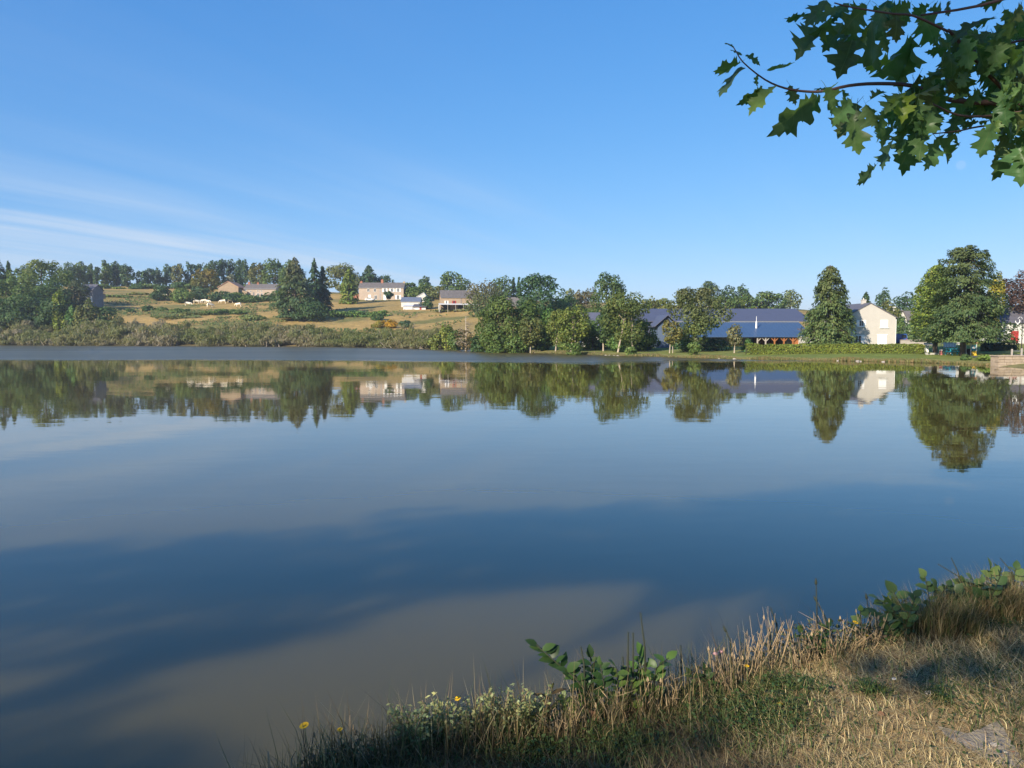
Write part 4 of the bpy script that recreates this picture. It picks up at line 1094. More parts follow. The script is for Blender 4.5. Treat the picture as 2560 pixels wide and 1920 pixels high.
# white building with the red door
D = 122; root, w, k = place(2474, 2600, 860, D, "white_building", "white walled building with dark red double door under the copper beech", "building")
MB().box(0, w, 0, 9, -.6, 52 * k).build("wall", M_WHITEWALL, root)
MB().prism([(-.4, 52 * k + .01), (4.5, 52 * k + 3), (9.4, 52 * k + .01)], 'x', -.4, w + .3).build("roof", M_SLATE, root)
for a, b in ((2526, 2535.3), (2535.8, 2545)):
    d = panel(root, "door_leaf", (a - 2474) * k, (b - 2474) * k, .15, (860 - 827.5) * k, 0, M_RED)
    MB().tube([((a + b) / 2 * k - 2474 * k + .2, -.12, 1.0), ((a + b) / 2 * k - 2474 * k + .2, -.12, 1.25)], .02, 5).build("handle", M_METAL, d)
window(root, (2487 - 2474) * k, (2491 - 2474) * k, (860 - 846) * k, (860 - 829) * k, 0, mull=0, fmat=M_DARK)
window(root, (2499 - 2474) * k, (2502 - 2474) * k, (860 - 846) * k, (860 - 830) * k, 0, mull=0)
panel(root, "pipe_cover", (2509 - 2474) * k, (2513 - 2474) * k, .2, 44 * k, 0, M_GREYWHITE)
MB().box((2515 - 2474) * k, (2552 - 2474) * k, -1.3, -.02, -.5, .12).build("doorstep", M_CONC, root)

# distant white wall pieces behind the cedar
D = 116; root, w, k = place(2362, 2390, 866, D, "white_wall", "sunlit white wall glimpsed under the cedar's lower branches", "wall")
MB().box(0, w, 0, .4, -.5, .75).box(-.05, w + .05, -.05, .45, .75, .83).build("masonry", M_WHITEWALL, root)
D = 128; root, w, k = place(2252, 2342, 866, D, "street_wall", "long low pinkish stone wall running behind the cypress trunk", "wall")
MB().box(0, w, 0, .4, -.6, 1.0).box(-.05, w + .05, -.06, .46, 1.0, 1.1).build("masonry", M_CONC, root)

# ================================================================== SHORE FURNITURE
def hedge(px0, px1, top, D, depth, col, label, bottom=None, seed=3):
    rng = np.random.default_rng(seed)
    a, b = at(px0, top, D), at(px1, top, D)
    zb = min(gz(a.x, D), gz(b.x, D)); h = a.z - zb; w = b.x - a.x
    root = thing("hedge", (a.x, D, zb), label, "hedge")
    n = int(w * (h + depth) / (.17 ** 2) * 3.2)
    f = rng.random(n); top_ = f < depth / (h + depth)
    x = rng.uniform(0, w, n); bump = .10 * wob(x, x * 0, 1.7, seed) + .04 * wob(x, x * 0, 6, seed + 1)
    y = np.where(top_, rng.uniform(0, depth, n), rng.normal(.04, .06, n))
    z = np.where(top_, h + bump + rng.normal(0, .05, n), rng.uniform(0, 1, n) * (h + bump))
    Nn = np.where(top_[:, None], np.array([[0, -.25, 1]]), np.array([[0, -1, .25]])) + rng.normal(0, .5, (n, 3))
    L = .19 * rng.uniform(.7, 1.4, n)
    V, Fq = quads(np.stack([x, y, z], 1), Nn, L, L * .75, rng)
    c = leaf_cols(rng, n, col) * np.repeat(1 + .16 * wob(x, z * 2, 1.1, seed + 2), 4)[:, None]
    link("foliage", mesh_np("foliage", V, [Fq], M_LEAF, np.clip(c, .004, 1)), root)
    MB().box(.15, w - .15, .14, depth - .02, -.4, h - .12).build("core", plain("hedge_core", (.05, .06, .02), .95, .3, 4.0), root)
    return root
hedge(1868, 2316, 862.5, 103.5, 1.3, (.185, .225, .04), "long clipped yellow green hedge in front of the cream house", seed=3)
hedge(2410, 2468, 854, 122, 1.2, (.12, .15, .035), "short sunlit hedge between the cedar trunk and the dark hedge", seed=9)
hedge(2464, 2548, 859, 101, 1.4, (.022, .04, .02), "dark clipped hedge in front of the white building", seed=12)
tree('n', 2474, 849, 16, 100.6, (.02, .035, .02), "small round topiary at the end of the dark hedge", None, lobes=5)

# access road and stone quay
rd_pts = [(2436, 880.5, 92), (2640, 884, 88), (2640, 893, 80.5), (2440, 891.0, 86.5)]
m = MB()
xs = np.linspace(0, 1, 26)
rows = []
for u in xs:
    row = []
    for v in np.linspace(0, 1, 6):
        x = (33.5 + u * 60); yy = 85.5 + v * 5.5 + 1.2 * math.sin(u * 2)
        row.append((x + 19.5, yy, 0))
    rows.append(row)
verts = [(p[0], p[1], max(gz(p[0], p[1]), .35) + .05) for r_ in rows for p in r_]
m.add(verts, [(i * 6 + j, i * 6 + j + 1, (i + 1) * 6 + j + 1, (i + 1) * 6 + j) for i in range(25) for j in range(5)])
tag(m.build("road", M_TARMAC), "grey tarmac lane beside the lake", kind='structure')

D = 74; a, b = at(2493, 905, 75.5), at(2640, 905, 75.5)
root = thing("stone_quay", (a.x, 75.2, 0), "grey brown stone quay wall at the water near the picture's edge", "wall")
ht = (75.2 * (919 - 890) / F) * .92
rng = np.random.default_rng(8)
zc_ = -.3; row = 0
bw = b.x - a.x + 3
stones = []
while zc_ < ht - .12:
    hh = .26 if row else .42
    x = -rng.uniform(0, .4)
    while x < bw:
        ww = rng.uniform(.5, 1.1)
        stones.append((x, ww, zc_, min(hh, ht - .1 - zc_), rng.uniform(0, .05)))
        x += ww
    zc_ += hh; row += 1
QM = [plain("quay_stone", (.37, .295, .22), .9, .25, 2.5, .4), plain("quay_stone_dark", (.33, .26, .19), .9, .25, 2.5, .4)]
for i, (x, ww, zz, hh, pr) in enumerate(stones):
    MB().box(x + .02, x + ww - .02, -pr - .05, .5, zz + .015, zz + hh - .015).build("stone", QM[i % 2], root)
MB().box(-.1, bw, .02, 1.2, -.4, ht - .11).build("core", QM[1], root)
MB().box(-.2, bw, -.14, 1.25, ht - .1, ht).build("coping", QM[0], root)
# railing posts on the quay
rl = thing("quay_fence", (a.x, 75.6, ht), "low fence of pale posts and thin rails along the quay top", "fence")
for i in range(9): MB().box(1.4 + i * .95, 1.52 + i * .95, -.06, .06, -.02, .62 + .06 * (i % 3)).build("post", M_CONC, rl)
MB().box(1.4, 9.2, -.02, .02, .40, .45).build("rail", M_METAL, rl)

# low pale walls, picnic table, posts, info board
D = 97; root, w, k = place(2317, 2376, 894, D, "garden_wall", "low pale stone wall at the end of the yellow green hedge", "wall")
for i in range(8):
    MB().box(w * i / 8 + .01, w * (i + 1) / 8 - .01, 0, .35, -.3, 11.5 * k - .08).build("stone", M_CREAM, root)
MB().box(-.04, w + .04, -.05, .4, 11.5 * k - .08, 11.5 * k).build("coping", M_WHITEWALL, root)
D = 106; root, w, k = place(2315, 2342, 876, D, "white_bench", "white concrete seat with dark gaps beside the leaning thin trunk", "bench")
MB().box(0, w * .25, 0, .5, -.4, .75).box(w * .75, w, 0, .5, -.4, .75).build("support", M_WHITE, root)
MB().box(-.1, w + .1, -.08, .58, .52, .64).build("seat", M_WHITE, root)
MB().box(-.05, w + .05, .42, .52, .78, 1.05).build("backrest", M_WHITE, root)
D = 108; root, w, k = place(2375, 2420, 0, D, "metal_railing", "thin grey metal railing behind the teal picnic table", "fence")
z = gz(at(2350, 880, D).x, D); root.location = (at(2352, 880, D).x, D, z)
for i in range(9): MB().box(i * .38, i * .38 + .05, 0, .05, -.2, .95).build("baluster", M_METAL, root)
MB().box(-.05, 3.15, -.01, .06, .95, 1.02).build("top_rail", M_METAL, root)
# picnic table
D = 95; p = at(2386, 890, D); z = gz(p.x, D)
root = thing("picnic_table", (p.x, D, z), "teal blue picnic table under the cedar at the lake's edge", "table")
def plank(x0, x1, y0, y1, zt, nm): return MB().box(x0, x1, y0, y1, zt - .045, zt).build(nm, M_TEAL, root)
for i in range(5): plank(-.95, .95, -.38 + i * .155, -.38 + i * .155 + .14, .76, "plank")
for sy in (-.82, .60):
    for i in range(2): plank(-.95, .95, sy + i * .12, sy + i * .12 + .105, .46, "plank")
for x in (-.7, .7):
    m = MB().prism([(-.80, 0), (-.68, 0), (-.2, .71), (-.32, .71)], 'x', x - .04, x + .04).prism([(.68, 0), (.80, 0), (.32, .71), (.2, .71)], 'x', x - .04, x + .04)
    m.box(x - .042, x + .042, -.82, .82, .35, .41).build("leg", M_TEAL, root)
D = 96; p = at(2349, 894, D); root = thing("red_bollard", (p.x, D - .3, gz(p.x, D)), "faded red and white bollard in front of the pale low wall", "bollard")
MB().tube([(0, 0, -.2), (0, 0, .55)], .16, 10).build("post", plain("faded_red", (.40, .14, .13), .7, .2, 3.0), root)
MB().tube([(0, 0, .55), (0, 0, .62), (0, 0, .72)], [.19, .16, .03], 10).build("cap", M_WHITEWALL, root)
D = 94; p = at(2411, 892, D); root = thing("white_post", (p.x, D, gz(p.x, D)), "white stone post standing between picnic table and info board", "post")
MB().prism([(-.22, -.2), (.22, -.2), (.22, .25), (.13, .3), (.13, 1.1), (0, 1.22), (-.13, 1.1), (-.13, .3), (-.22, .25)], 'y', -.16, .16).build("shaft", M_WHITE, root)
D = 94.5; p = at(2419, 890, D); root = thing("dark_bin", (p.x, D, gz(p.x, D)), "dark slatted litter bin left of the info board", "bin")
for i in range(7): MB().box(-.33 + i * .095, -.25 + i * .095, -.3, -.27, 0, .72).build("slat", M_DARK, root)
MB().box(-.32, .32, -.265, .28, -.1, .7).build("body", M_DARK, root)
D = 93; p = at(2433, 893, D); root = thing("info_board", (p.x, D, gz(p.x, D)), "info post with blue panel, pinkish roof and yellow base by the lane", "sign")
MB().box(-.36, -.28, -.05, .05, -.2, 1.45).box(.28, .36, -.05, .05, -.2, 1.45).build("post", M_GREYWHITE, root)
pn = MB().box(-.27, .27, -.06, .02, .62, 1.28).build("panel", M_TEAL, root)
MB().box(-.16, .16, -.075, -.06, .78, 1.16).build("notice", M_GREYWHITE, pn)
MB().prism([(-.46, 1.46), (.46, 1.46), (.36, 1.66), (-.36, 1.66)], 'y', -.22, .22).build("roof", M_TANROOF, root)
MB().prism([(-.24, 0), (.24, 0), (.2, .5), (-.2, .5)], 'y', -.28, -.02).build("base", M_YELLOW, root)
# street lamp
D = 92; p = at(2553, 888, D); z = gz(p.x, D); root = thing("street_lamp", (p.x, D, z), "slim street lamp with curled bracket and white ring lantern", "street lamp")
top = at(2553, 797, D).z - z
MB().tube([(0, 0, -.3), (0, 0, .8), (0, 0, .81), (0, 0, top)], [.09, .09, .055, .04], 8).build("pole", M_DARK, root)
MB().tube([(0, 0, top - .1), (-.15, 0, top + .2), (-.4, 0, top + .2), (-.58, 0, top + .0)], .03, 6).build("bracket", M_GREYWHITE, root)
ring = MB().tube([(-.58 + .26 * math.cos(q), 0, top - .28 + .26 * math.sin(q)) for q in np.linspace(math.pi * .95, math.pi * 2.25, 14)], .045, 6)
ring.tube([(-.58, 0, top - .54), (-.58, 0, top - .72)], [.09, .05], 8).build("lantern", M_WHITE, root)

# vehicles
def wheel(root, x, y, z, r):
    w = MB().tube([(x, y, z), (x, y + .2, z)], r, 12).build("wheel", M_RUBBER, root)
    MB().tube([(x, y - .015, z), (x, y + .02, z)], r * .55, 10).build("rim", M_METAL, w)
def car(px, py, D, mat, label, cat="car", name="parked_car", L=4.1, rz=0.0):
    p = at(px, py, D); root = thing(name, (p.x, D, max(p.z, gz(p.x, D) + .02)), label, cat, None, rz)
    MB().prism([(0, .3), (L, .3), (L, .62), (L - .15, .82), (L - .95, .9), (.15, .92), (0, .7)], 'y', 0, 1.65).build("body", mat, root)
    MB().prism([(.35, .91), (L - 1.05, .9), (L - 1.65, 1.40), (.8, 1.42)], 'y', .08, 1.57).build("cabin", mat, root)
    MB().prism([(.55, .95), (L - 1.3, .95), (L - 1.72, 1.34), (.88, 1.36)], 'y', .06, .075).build("window", M_GLASS, root)
    for x in (.75, L - .8):
        wheel(root, x, -.02, .3, .3); wheel(root, x, 1.5, .3, .3)
    for y in (.1, 1.3): MB().box(L - .02, L + .02, y, y + .25, .58, .74).build("headlight", M_GREYWHITE, root)
car(912, 752, 332, M_WHITE, "white car parked before the stone farmhouse")
car(2241, 869, 133, M_WHITE, "white car parked at the cream house, mostly behind the hedge", rz=R(75))
car(2270, 869, 134, M_WHITE, "white car to the right of the blue van", rz=R(80))
p = at(2251, 867, 131); root = thing("blue_van", (p.x, 131, gz(p.x, 131)), "dark blue van seen end on beside the cream house", "van")
MB().prism([(0, .35), (1.15, .35), (1.15, 1.3), (1.02, 1.95), (.13, 1.95), (0, 1.3)], 'y', 0, 3.8).build("body", M_BLUE, root)
MB().prism([(.14, 1.25), (1.01, 1.25), (.93, 1.8), (.22, 1.8)], 'y', -.02, .01).build("rear_window", M_GLASS, root)
MB().box(.02, 1.13, -.1, .0, .35, .55).build("bumper", M_RUBBER, root)
for x in (.06, .95): MB().box(x, x + .12, -.03, .0, .75, 1.15).build("tail_light", M_RED, root)
for y in (.7, 2.9):
    MB().tube([(-.02, y, .3), (.15, y, .3)], .3, 10).build("wheel", M_RUBBER, root); MB().tube([(1.0, y, .3), (1.17, y, .3)], .3, 10).build("wheel", M_RUBBER, root)

# utility pole by the farm
# ---- cows
M_COW = plain("cream_hide", (.74, .66, .52), .85, .08, 2.0)
def skin_mesh(name, verts, edges, radii, root=0, sub=1):
    me = bpy.data.meshes.new(name + "_skeleton"); me.from_pydata(verts, edges, [])
    o = bpy.data.objects.new(name + "_skeleton", me); COL.objects.link(o)
    o.modifiers.new("skin", 'SKIN'); s = o.modifiers.new("sub", 'SUBSURF'); s.levels = sub; s.render_levels = sub
    for i, r in enumerate(radii):
        me.skin_vertices[0].data[i].radius = r if hasattr(r, '__len__') else (r, r)
        me.skin_vertices[0].data[i].use_root = (i == root)
    dg = bpy.context.evaluated_depsgraph_get()
    out = bpy.data.meshes.new_from_object(o.evaluated_get(dg)); out.name = name
    bpy.data.objects.remove(o); bpy.data.meshes.remove(me)
    for p_ in out.polygons: p_.use_smooth = True
    return out
def cow_mesh(name, head):
    hx, hz = (1.52, .62) if head == 'graze' else ((1.62, 1.42) if head == 'up' else (1.60, 1.05))
    v = [(-.75, 0, 1.18), (-.30, 0, 1.10), (.25, 0, 1.08), (.72, 0, 1.16), (1.08, 0, 1.22 if head != 'graze' else 1.05), (1.32, 0, (1.2 + hz) / 2 + .1), (hx, 0, hz), (hx + (.28 if head != 'graze' else .10), 0, hz - (.18 if head != 'graze' else .30)),
         (-.72, .2, .78), (-.80, .2, .42), (-.74, .2, .05), (-.72, -.2, .78), (-.86, -.2, .42), (-.80, -.2, .05),
         (.70, .19, .72), (.74, .19, .40), (.72, .19, .05), (.70, -.19, .72), (.80, -.19, .40), (.76, -.19, .05), (-.98, 0, 1.15), (-1.03, 0, .7),
         (hx - .06, .22, hz + .10), (hx - .06, -.22, hz + .10)]
    e = [(0, 1), (1, 2), (2, 3), (3, 4), (4, 5), (5, 6), (6, 7), (0, 8), (8, 9), (9, 10), (0, 11), (11, 12), (12, 13), (3, 14), (14, 15), (15, 16), (3, 17), (17, 18), (18, 19), (0, 20), (20, 21), (6, 22), (6, 23)]
    r = [(.34, .33), (.38, .42), (.37, .42), (.33, .36), (.22, .28), (.17, .2), (.15, .16), (.10, .10), (.16, .16), (.085, .085), (.07, .07), (.16, .16), (.085, .085), (.07, .07),
         (.14, .14), (.08, .08), (.07, .07), (.14, .14), (.08, .08), (.07, .07), (.06, .06), (.04, .04), (.05, .03), (.05, .03)]
    me = skin_mesh(name, v, e, r, root=1); me.materials.append(M_COW); return me
COWM = {h: cow_mesh("cow_" + h, h) for h in ('graze', 'up', 'level')}
COWS = [(407, 739, 'level', 5, "lone cream cow apart from the herd on the upper pasture"), (463, 751, 'level', 170, "cream cow at the herd's top left, part behind another"), (468, 752.5, 'up', 15, "cream cow standing close against the top left one"),
        (469.5, 765, 'graze', 0, "cream cow grazing lowest on the herd's left end"), (486, 755, 'graze', 190, "upper cow of the overlapping pair beside the left end"), (491, 759.5, 'graze', 20, "lower cow of the overlapping pair beside the left end"),
        (511, 758, 'graze', 185, "left cow of the pair grazing nose to tail mid herd"), (518, 759.5, 'graze', 350, "right cow of the pair grazing nose to tail mid herd"), (524, 768.5, 'graze', 40, "cream cow lowest down in the middle of the herd"),
        (558, 759, 'graze', 190, "cream cow grazing below the barn gable"), (576, 757.5, 'level', 20, "cream cow standing highest at the herd's right end"), (597, 767, 'graze', 170, "last cream cow at the herd's lower right end")]
for px, py, h, ang, lab in COWS:
    g = ground_at(px, py, 250, 380)
    if px == 407: g = Vector((at(407, 739, 338).x, 338, gz(at(407, 739, 338).x, 338)))
    o = link("cow", COWM[h]); o.location = (g.x, g.y, gz(g.x, g.y) - .03); o.rotation_euler.z = R(ang); o.scale = (1.12, 1.12, 1.12)
    tag(o, lab, "cow", "cream cattle grazing the hillside")

# stones at the far bank's edge
rng = np.random.default_rng(31)
sm = []
for k in range(3):
    bm = bmesh.new(); bmesh.ops.create_icosphere(bm, subdivisions=2, radius=1)
    for v in bm.verts: v.co *= 1 + .22 * math.sin(v.co.x * 3 + k * 2) * math.cos(v.co.y * 4 + k) + rng.uniform(-.06, .06); v.co.z *= .6
    me = bpy.data.meshes.new("stone"); bm.to_mesh(me); bm.free(); me.materials.append(M_CONC); sm.append(me)
for px, py, s in [(1338, 881, .35), (1345, 881, .3), (1515, 887, .4), (1524, 887, .35), (1536, 887.5, .4), (1545, 888, .45), (1794, 893.5, .45), (1800, 895, .35), (1826, 895, .4), (1838, 896, .5), (2072, 899, .45), (2098, 900, .4), (2148, 901, .5), (2156, 901.5, .35), (2212, 902.5, .4)]:
    w0 = atz(px, py, .12)
    o = link("bank_stone", sm[rng.integers(3)]); o.location = (w0.x, w0.y + .4, max(0, gz(w0.x, w0.y + .4)) + .02); s *= .45; o.scale = (s, s * .7, s * .8); o.rotation_euler.z = rng.uniform(0, 6)
    tag(o, "small pale stone lying at the water's edge of the far grassy bank", "stone", "pale stones along the far bank")

# ================================================================== NEAR BANK
def bank_at(px, py):
    """foot point on top of the near bank: steps down the picture until the sight line meets the bank, not the water"""
    for k in range(60):
        g = ground_at(px, py + 5 * k, 1.2, 14)
        if gz(g.x, g.y) > 1.15: return g
    return g
def blades(P, az, L, lean, curve, W, cols, rng):
    """grass blades: base P, compass az, length L, lean from upright at the foot, extra bend towards the tip"""
    n = len(P)
    h = np.stack([np.cos(az), np.sin(az), np.zeros(n)], 1)
    up = np.array([[0, 0, 1.0]])
    def step(ang): return h * np.sin(ang)[:, None] + up * np.cos(ang)[:, None]
    p1 = P + step(lean) * (L * .5)[:, None]
    p2 = p1 + step(np.minimum(lean + curve, 1.75)) * (L * .5)[:, None]
    tw = rng.uniform(0, 6.28, n)
    s = np.stack([-np.sin(az), np.cos(az), np.zeros(n)], 1)
    s = s * np.cos(tw * .15)[:, None] + h * np.sin(tw * .15)[:, None]
    w = (W / 2)[:, None]
    V = np.stack([P - s * w, P + s * w, p1 + s * w * .75, p1 - s * w * .75, p2], 1).reshape(-1, 3)
    b = np.arange(n)[:, None] * 5
    Fq = (b + np.array([[0, 1, 2, 3]])).astype(np.int32); Ft = (b + np.array([[3, 2, 4]])).astype(np.int32)
    c = np.stack([cols * .75, cols * .75, cols, cols, cols * 1.1], 1).reshape(-1, 3)
    return V, [Fq, Ft], np.clip(c, .003, .9)
def scatter(rng, n, x0=-2.6, x1=6.5, y0=1.3, y1=8.5, keep=None):
    P = np.zeros((0, 2)); 
    while len(P) < n:
        q = np.stack([rng.uniform(x0, x1, n * 2), y0 + (y1 - y0) * rng.random(n * 2) ** 1.25], 1)
        d = sdist(q)
        m = (d > 0.02) & (np.abs(q[:, 0]) < q[:, 1] * .8 + .8)
        if keep is not None: m &= rng.random(len(q)) < keep(q[:, 0], q[:, 1], d)
        P = np.concatenate([P, q[m]])
    P = P[:n]
    return P, sdist(P), terrain(P[:, 0], P[:, 1])
slab_poly = [(p.x, p.y) for p in SLAB]
def off_slab(x, y): return np.where(in_poly(x, y, slab_poly), np.where(wob(x, y, 6, 71) > .1, .7, .14), 1.0)
STRAW = np.array([(.42, .33, .17), (.36, .27, .13), (.47, .39, .22), (.30, .21, .11), (.25, .165, .09), (.38, .31, .17)])
GREEN = np.array([(.06, .095, .026), (.08, .11, .034), (.045, .075, .024), (.12, .13, .05)])
def patch(x, y): return wob(x, y, 1.6, 31) + 0.4 * wob(x, y, 4.0, 32)
# green clover-like patches seen near the edge
GP = [(1830, 1790, 150, 60), (1560, 1868, 90, 40), (2180, 1735, 30, 16), (2350, 1748, 26, 14), (1330, 1890, 90, 30), (2440, 1566, 90, 14), (1960, 1725, 80, 22), (1720, 1690, 70, 30)]
GPW = [(ground_at(a, b, 1.5, 12), c / F, d / F) for a, b, c, d in GP]
def greenness(x, y):
    g = np.zeros(len(x))
    for p, rx, ry in GPW:
        ex, ey = rx * p.y, ry * p.y * p.y / 1.6
        g = np.maximum(g, np.exp(-(((x - p.x) / ex) ** 2 + ((y - p.y) / ey) ** 2) * .8))
    return np.clip(g + .25 * sstep(.3, .9, -patch(x, y)) * .6, 0, 1)

def bleach_and_light(x, y):  # random bleached and brown straw, plus sunlit patches and corner shade in the colour
    b = .62 + .62 * sstep(-.5, .7, wob(x, y, 1.3, 81) + .5 * wob(x, y, 3.7, 82))
    for (a_, c_, r_) in [(2200, 1800, .75), (2480, 1730, .6), (2050, 1690, .3)]:
        q = ground_at(a_, c_, 1.5, 12); b = b + .45 * np.exp(-((x - q.x) ** 2 + (y - q.y) ** 2) / r_ ** 2)
    q = ground_at(1450, 1880, 1.5, 12); b = b - .28 * np.exp(-((x - q.x) ** 2 / 1.0 + (y - q.y) ** 2 / .3))
    return np.clip(b, .4, 1.5)[:, None]
def worn(x, y):
    q = ground_at(2370, 1810, 1.5, 12); q2 = ground_at(2200, 1770, 1.5, 12)
    return np.clip(np.exp(-((x - q.x) ** 2 + (y - q.y) ** 2) / .8) + .7 * np.exp(-((x - q2.x) ** 2 + (y - q2.y) ** 2) / .3), 0, 1)
rng = np.random.default_rng(200)
# thatch of dry lying blades
n = 150000
P, d, z = scatter(rng, n, keep=lambda x, y, d: off_slab(x, y) * (0.55 + .45 * sstep(-.6, .4, patch(x, y))) * (1 - .25 * worn(x, y) * sstep(-.2, .5, wob(x, y, 4.5, 86))))
col = STRAW[rng.integers(0, 6, n)] * rng.uniform(.6, 1.2, (n, 1)) * bleach_and_light(P[:, 0], P[:, 1])
V, Fs, c = blades(np.column_stack([P, z - .004]), rng.uniform(0, 6.28, n), rng.uniform(.05, .19, n) * (1 - .2 * worn(P[:, 0], P[:, 1])), np.maximum(rng.uniform(.95, 1.52, n), 1.25 * worn(P[:, 0], P[:, 1])), rng.uniform(0, .35, n), rng.uniform(.0013, .0032, n), col, rng)
tag(link("dry_grass", mesh_np("dry_grass", V, Fs, M_GRASS, c)), "matted dry straw coloured grass covering the near bank", "grass", kind='stuff')
# upright dry grass
n = 36000
P, d, z = scatter(rng, n, keep=lambda x, y, d: off_slab(x, y) * (.35 + .65 * sstep(-.3, .8, wob(x, y, 2.3, 36))) * (1 - .7 * worn(x, y)))
col = STRAW[rng.integers(0, 6, n)] * rng.uniform(.7, 1.2, (n, 1)) * bleach_and_light(P[:, 0], P[:, 1])
V, Fs, c = blades(np.column_stack([P, z - .004]), rng.uniform(0, 6.28, n), rng.uniform(.03, .085, n) * (1 + .6 * (d < .5)), rng.uniform(.15, .8, n), rng.uniform(.1, .9, n), rng.uniform(.002, .004, n), col, rng)
tag(link("dry_tufts", mesh_np("dry_tufts", V, Fs, M_GRASS, c)), "short upright dry tufts scattered over the near bank", "grass", kind='stuff')
# green grass and clover
n = 26000
P, d, z = scatter(rng, n, keep=lambda x, y, d: off_slab(x, y) * (greenness(x, y) ** 1.2 + .03))
col = GREEN[rng.integers(0, 4, n)] * rng.uniform(.7, 1.25, (n, 1))
V, Fs, c = blades(np.column_stack([P, z - .004]), rng.uniform(0, 6.28, n), rng.uniform(.03, .10, n), rng.uniform(.2, 1.0, n), rng.uniform(.1, .8, n), rng.uniform(.0025, .006, n), col, rng)
tag(link("green_grass", mesh_np("green_grass", V, Fs, M_GRASS, c)), "green grass patches still growing on the dry bank", "grass", kind='stuff')
n = 6500
P, d, z = scatter(rng, n, keep=lambda x, y, d: off_slab(x, y) * (greenness(x, y) ** 1.5 * .9 + .02))
C = np.column_stack([P, z + rng.uniform(.015, .06, n)])
V, Fq = quads(C, np.column_stack([rng.normal(0, .5, (n, 2)), np.ones(n)]), rng.uniform(.009, .022, n), rng.uniform(.007, .016, n), rng)
tag(link("clover_leaves", mesh_np("clover_leaves", V, [Fq], M_PLANT, leaf_cols(rng, n, (.045, .078, .022), .4))), "low clover leaves in the green patches of the bank", "clover", kind='stuff')
# tall rough growth along the water edge
n = 15000
P, d, z = scatter(rng, n, x0=-2.2, keep=lambda x, y, d: np.where(d < .5, 1 - d / .5, 0) * (.12 + .88 * sstep(-.35, .55, wob(x, y, 2.6, 51))))
kind_ = rng.random(n)
col = np.where((kind_ < .36)[:, None], STRAW[rng.integers(0, 6, n)] * .8, np.where((kind_ < .68)[:, None], np.array([[.10, .075, .04]]), GREEN[rng.integers(0, 4, n)] * .8)) * rng.uniform(.6, 1.15, (n, 1))
V, Fs, c = blades(np.column_stack([P, z - .01]), rng.uniform(0, 6.28, n), rng.uniform(.12, .31, n) * rng.uniform(.6, 1.25, n), rng.uniform(.0, .55, n), rng.uniform(.0, .7, n), rng.uniform(.002, .0045, n), col, rng)
tag(link("edge_grass", mesh_np("edge_grass", V, Fs, M_GRASS, c)), "rough tall mixed grass along the top edge of the near bank", "grass", kind='stuff')
# low weedy leaves tangled in the edge growth
n = 30000
P, d, z = scatter(rng, n, x0=-2.2, keep=lambda x, y, d: np.where(d < .45, 1 - d / .45, 0) * sstep(-.2, .5, wob(x, y, 1.9, 61)))
C = np.column_stack([P, z + .005 + .17 * rng.random(n) ** 1.4 * (.45 + .55 * sstep(-.5, .6, wob(P[:, 0], P[:, 1], 4.2, 63)))])
V, Fq = quads(C, np.column_stack([rng.normal(0, .7, (n, 2)), np.ones(n)]), rng.uniform(.012, .034, n), rng.uniform(.007, .018, n), rng)
wc = np.array([(.04, .068, .02), (.085, .06, .032), (.12, .12, .05), (.06, .09, .028)])
tag(link("weed_leaves", mesh_np("weed_leaves", V, [Fq], M_PLANT, np.repeat(wc[rng.integers(0, 4, n)] * rng.uniform(.7, 1.25, (n, 1)), 4, 0))), "tangled small weed leaves in the edge growth", "weeds", kind='stuff')

M_PLANT_O = leaf_mat("plant_leaf_single", 0.35, attr=False, rough=.45, spec=.35)
M_STEM_D = plain("dark_stem", (.028, .032, .018), .8, .2, 8.0)
M_STEM_S = plain("straw_stem", (.29, .21, .12), .85, .25, 12.0)
M_STEM_G = plain("green_stem", (.09, .12, .04), .7, .2, 10.0)
M_PETAL = plain("yellow_petal", (.75, .42, .01), .6, .12, 30.0)
M_PINK = plain("pink_petal", (.50, .29, .31), .7, .2, 40.0)

def ovate_leaf(name, ratio, teeth=0, fold=.18, droop=.25, n=7):
    """leaf along +Y, length 1"""
    v, f = [], []
    for i in range(n + 1):
        t = i / n
        w = ratio * (math.sin(math.pi * min(1, t ** .8)) ** .85) * .5 if 0 < i < n else 0.004
        if teeth and 0 < i < n: w *= 1 + teeth * (1 if i % 2 else -.35)
        zz = -droop * t * t
        v += [(-w, t, zz + fold * w), (0, t, zz), (w, t, zz + fold * w)]
    for i in range(n):
        a = i * 3
        f += [(a, a + 1, a + 4, a + 3), (a + 1, a + 2, a + 5, a + 4)]
    me = bpy.data.meshes.new(name); me.from_pydata(v, [], f)
    for p_ in me.polygons: p_.use_smooth = True
    me.materials.append(M_PLANT_O); return me
LEAF_BROAD = ovate_leaf("broad_leaf", .78, .06, n=7)
LEAF_OVAL = ovate_leaf("oval_leaf", .55, .10, n=7)
LEAF_LANCE = ovate_leaf("lance_leaf", .26, .0, droop=.5, n=6)
def orient(o, loc, tdir, ndir, size, roll=0):
    t = Vector(tdir).normalized(); nn = Vector(ndir); nn = (nn - t * nn.dot(t)).normalized(); b = t.cross(nn)
    M = Matrix((b, t, nn)).transposed().to_4x4()
    o.matrix_world = Matrix.Translation(loc) @ M @ Matrix.Scale(size, 4)
def local(o, root):
    """place a child whose matrix was given in world space"""
    m = o.matrix_world.copy(); o.parent = root; o.matrix_local = root_inv[root.name] @ m
root_inv = {}
def mk_root(name, loc, label, cat, group=None):
    r_ = thing(name, loc, label, cat, group); root_inv[name if r_.name == name else r_.name] = Matrix.Translation(-Vector(loc)); root_inv[r_.name] = Matrix.Translation(-Vector(loc)); return r_

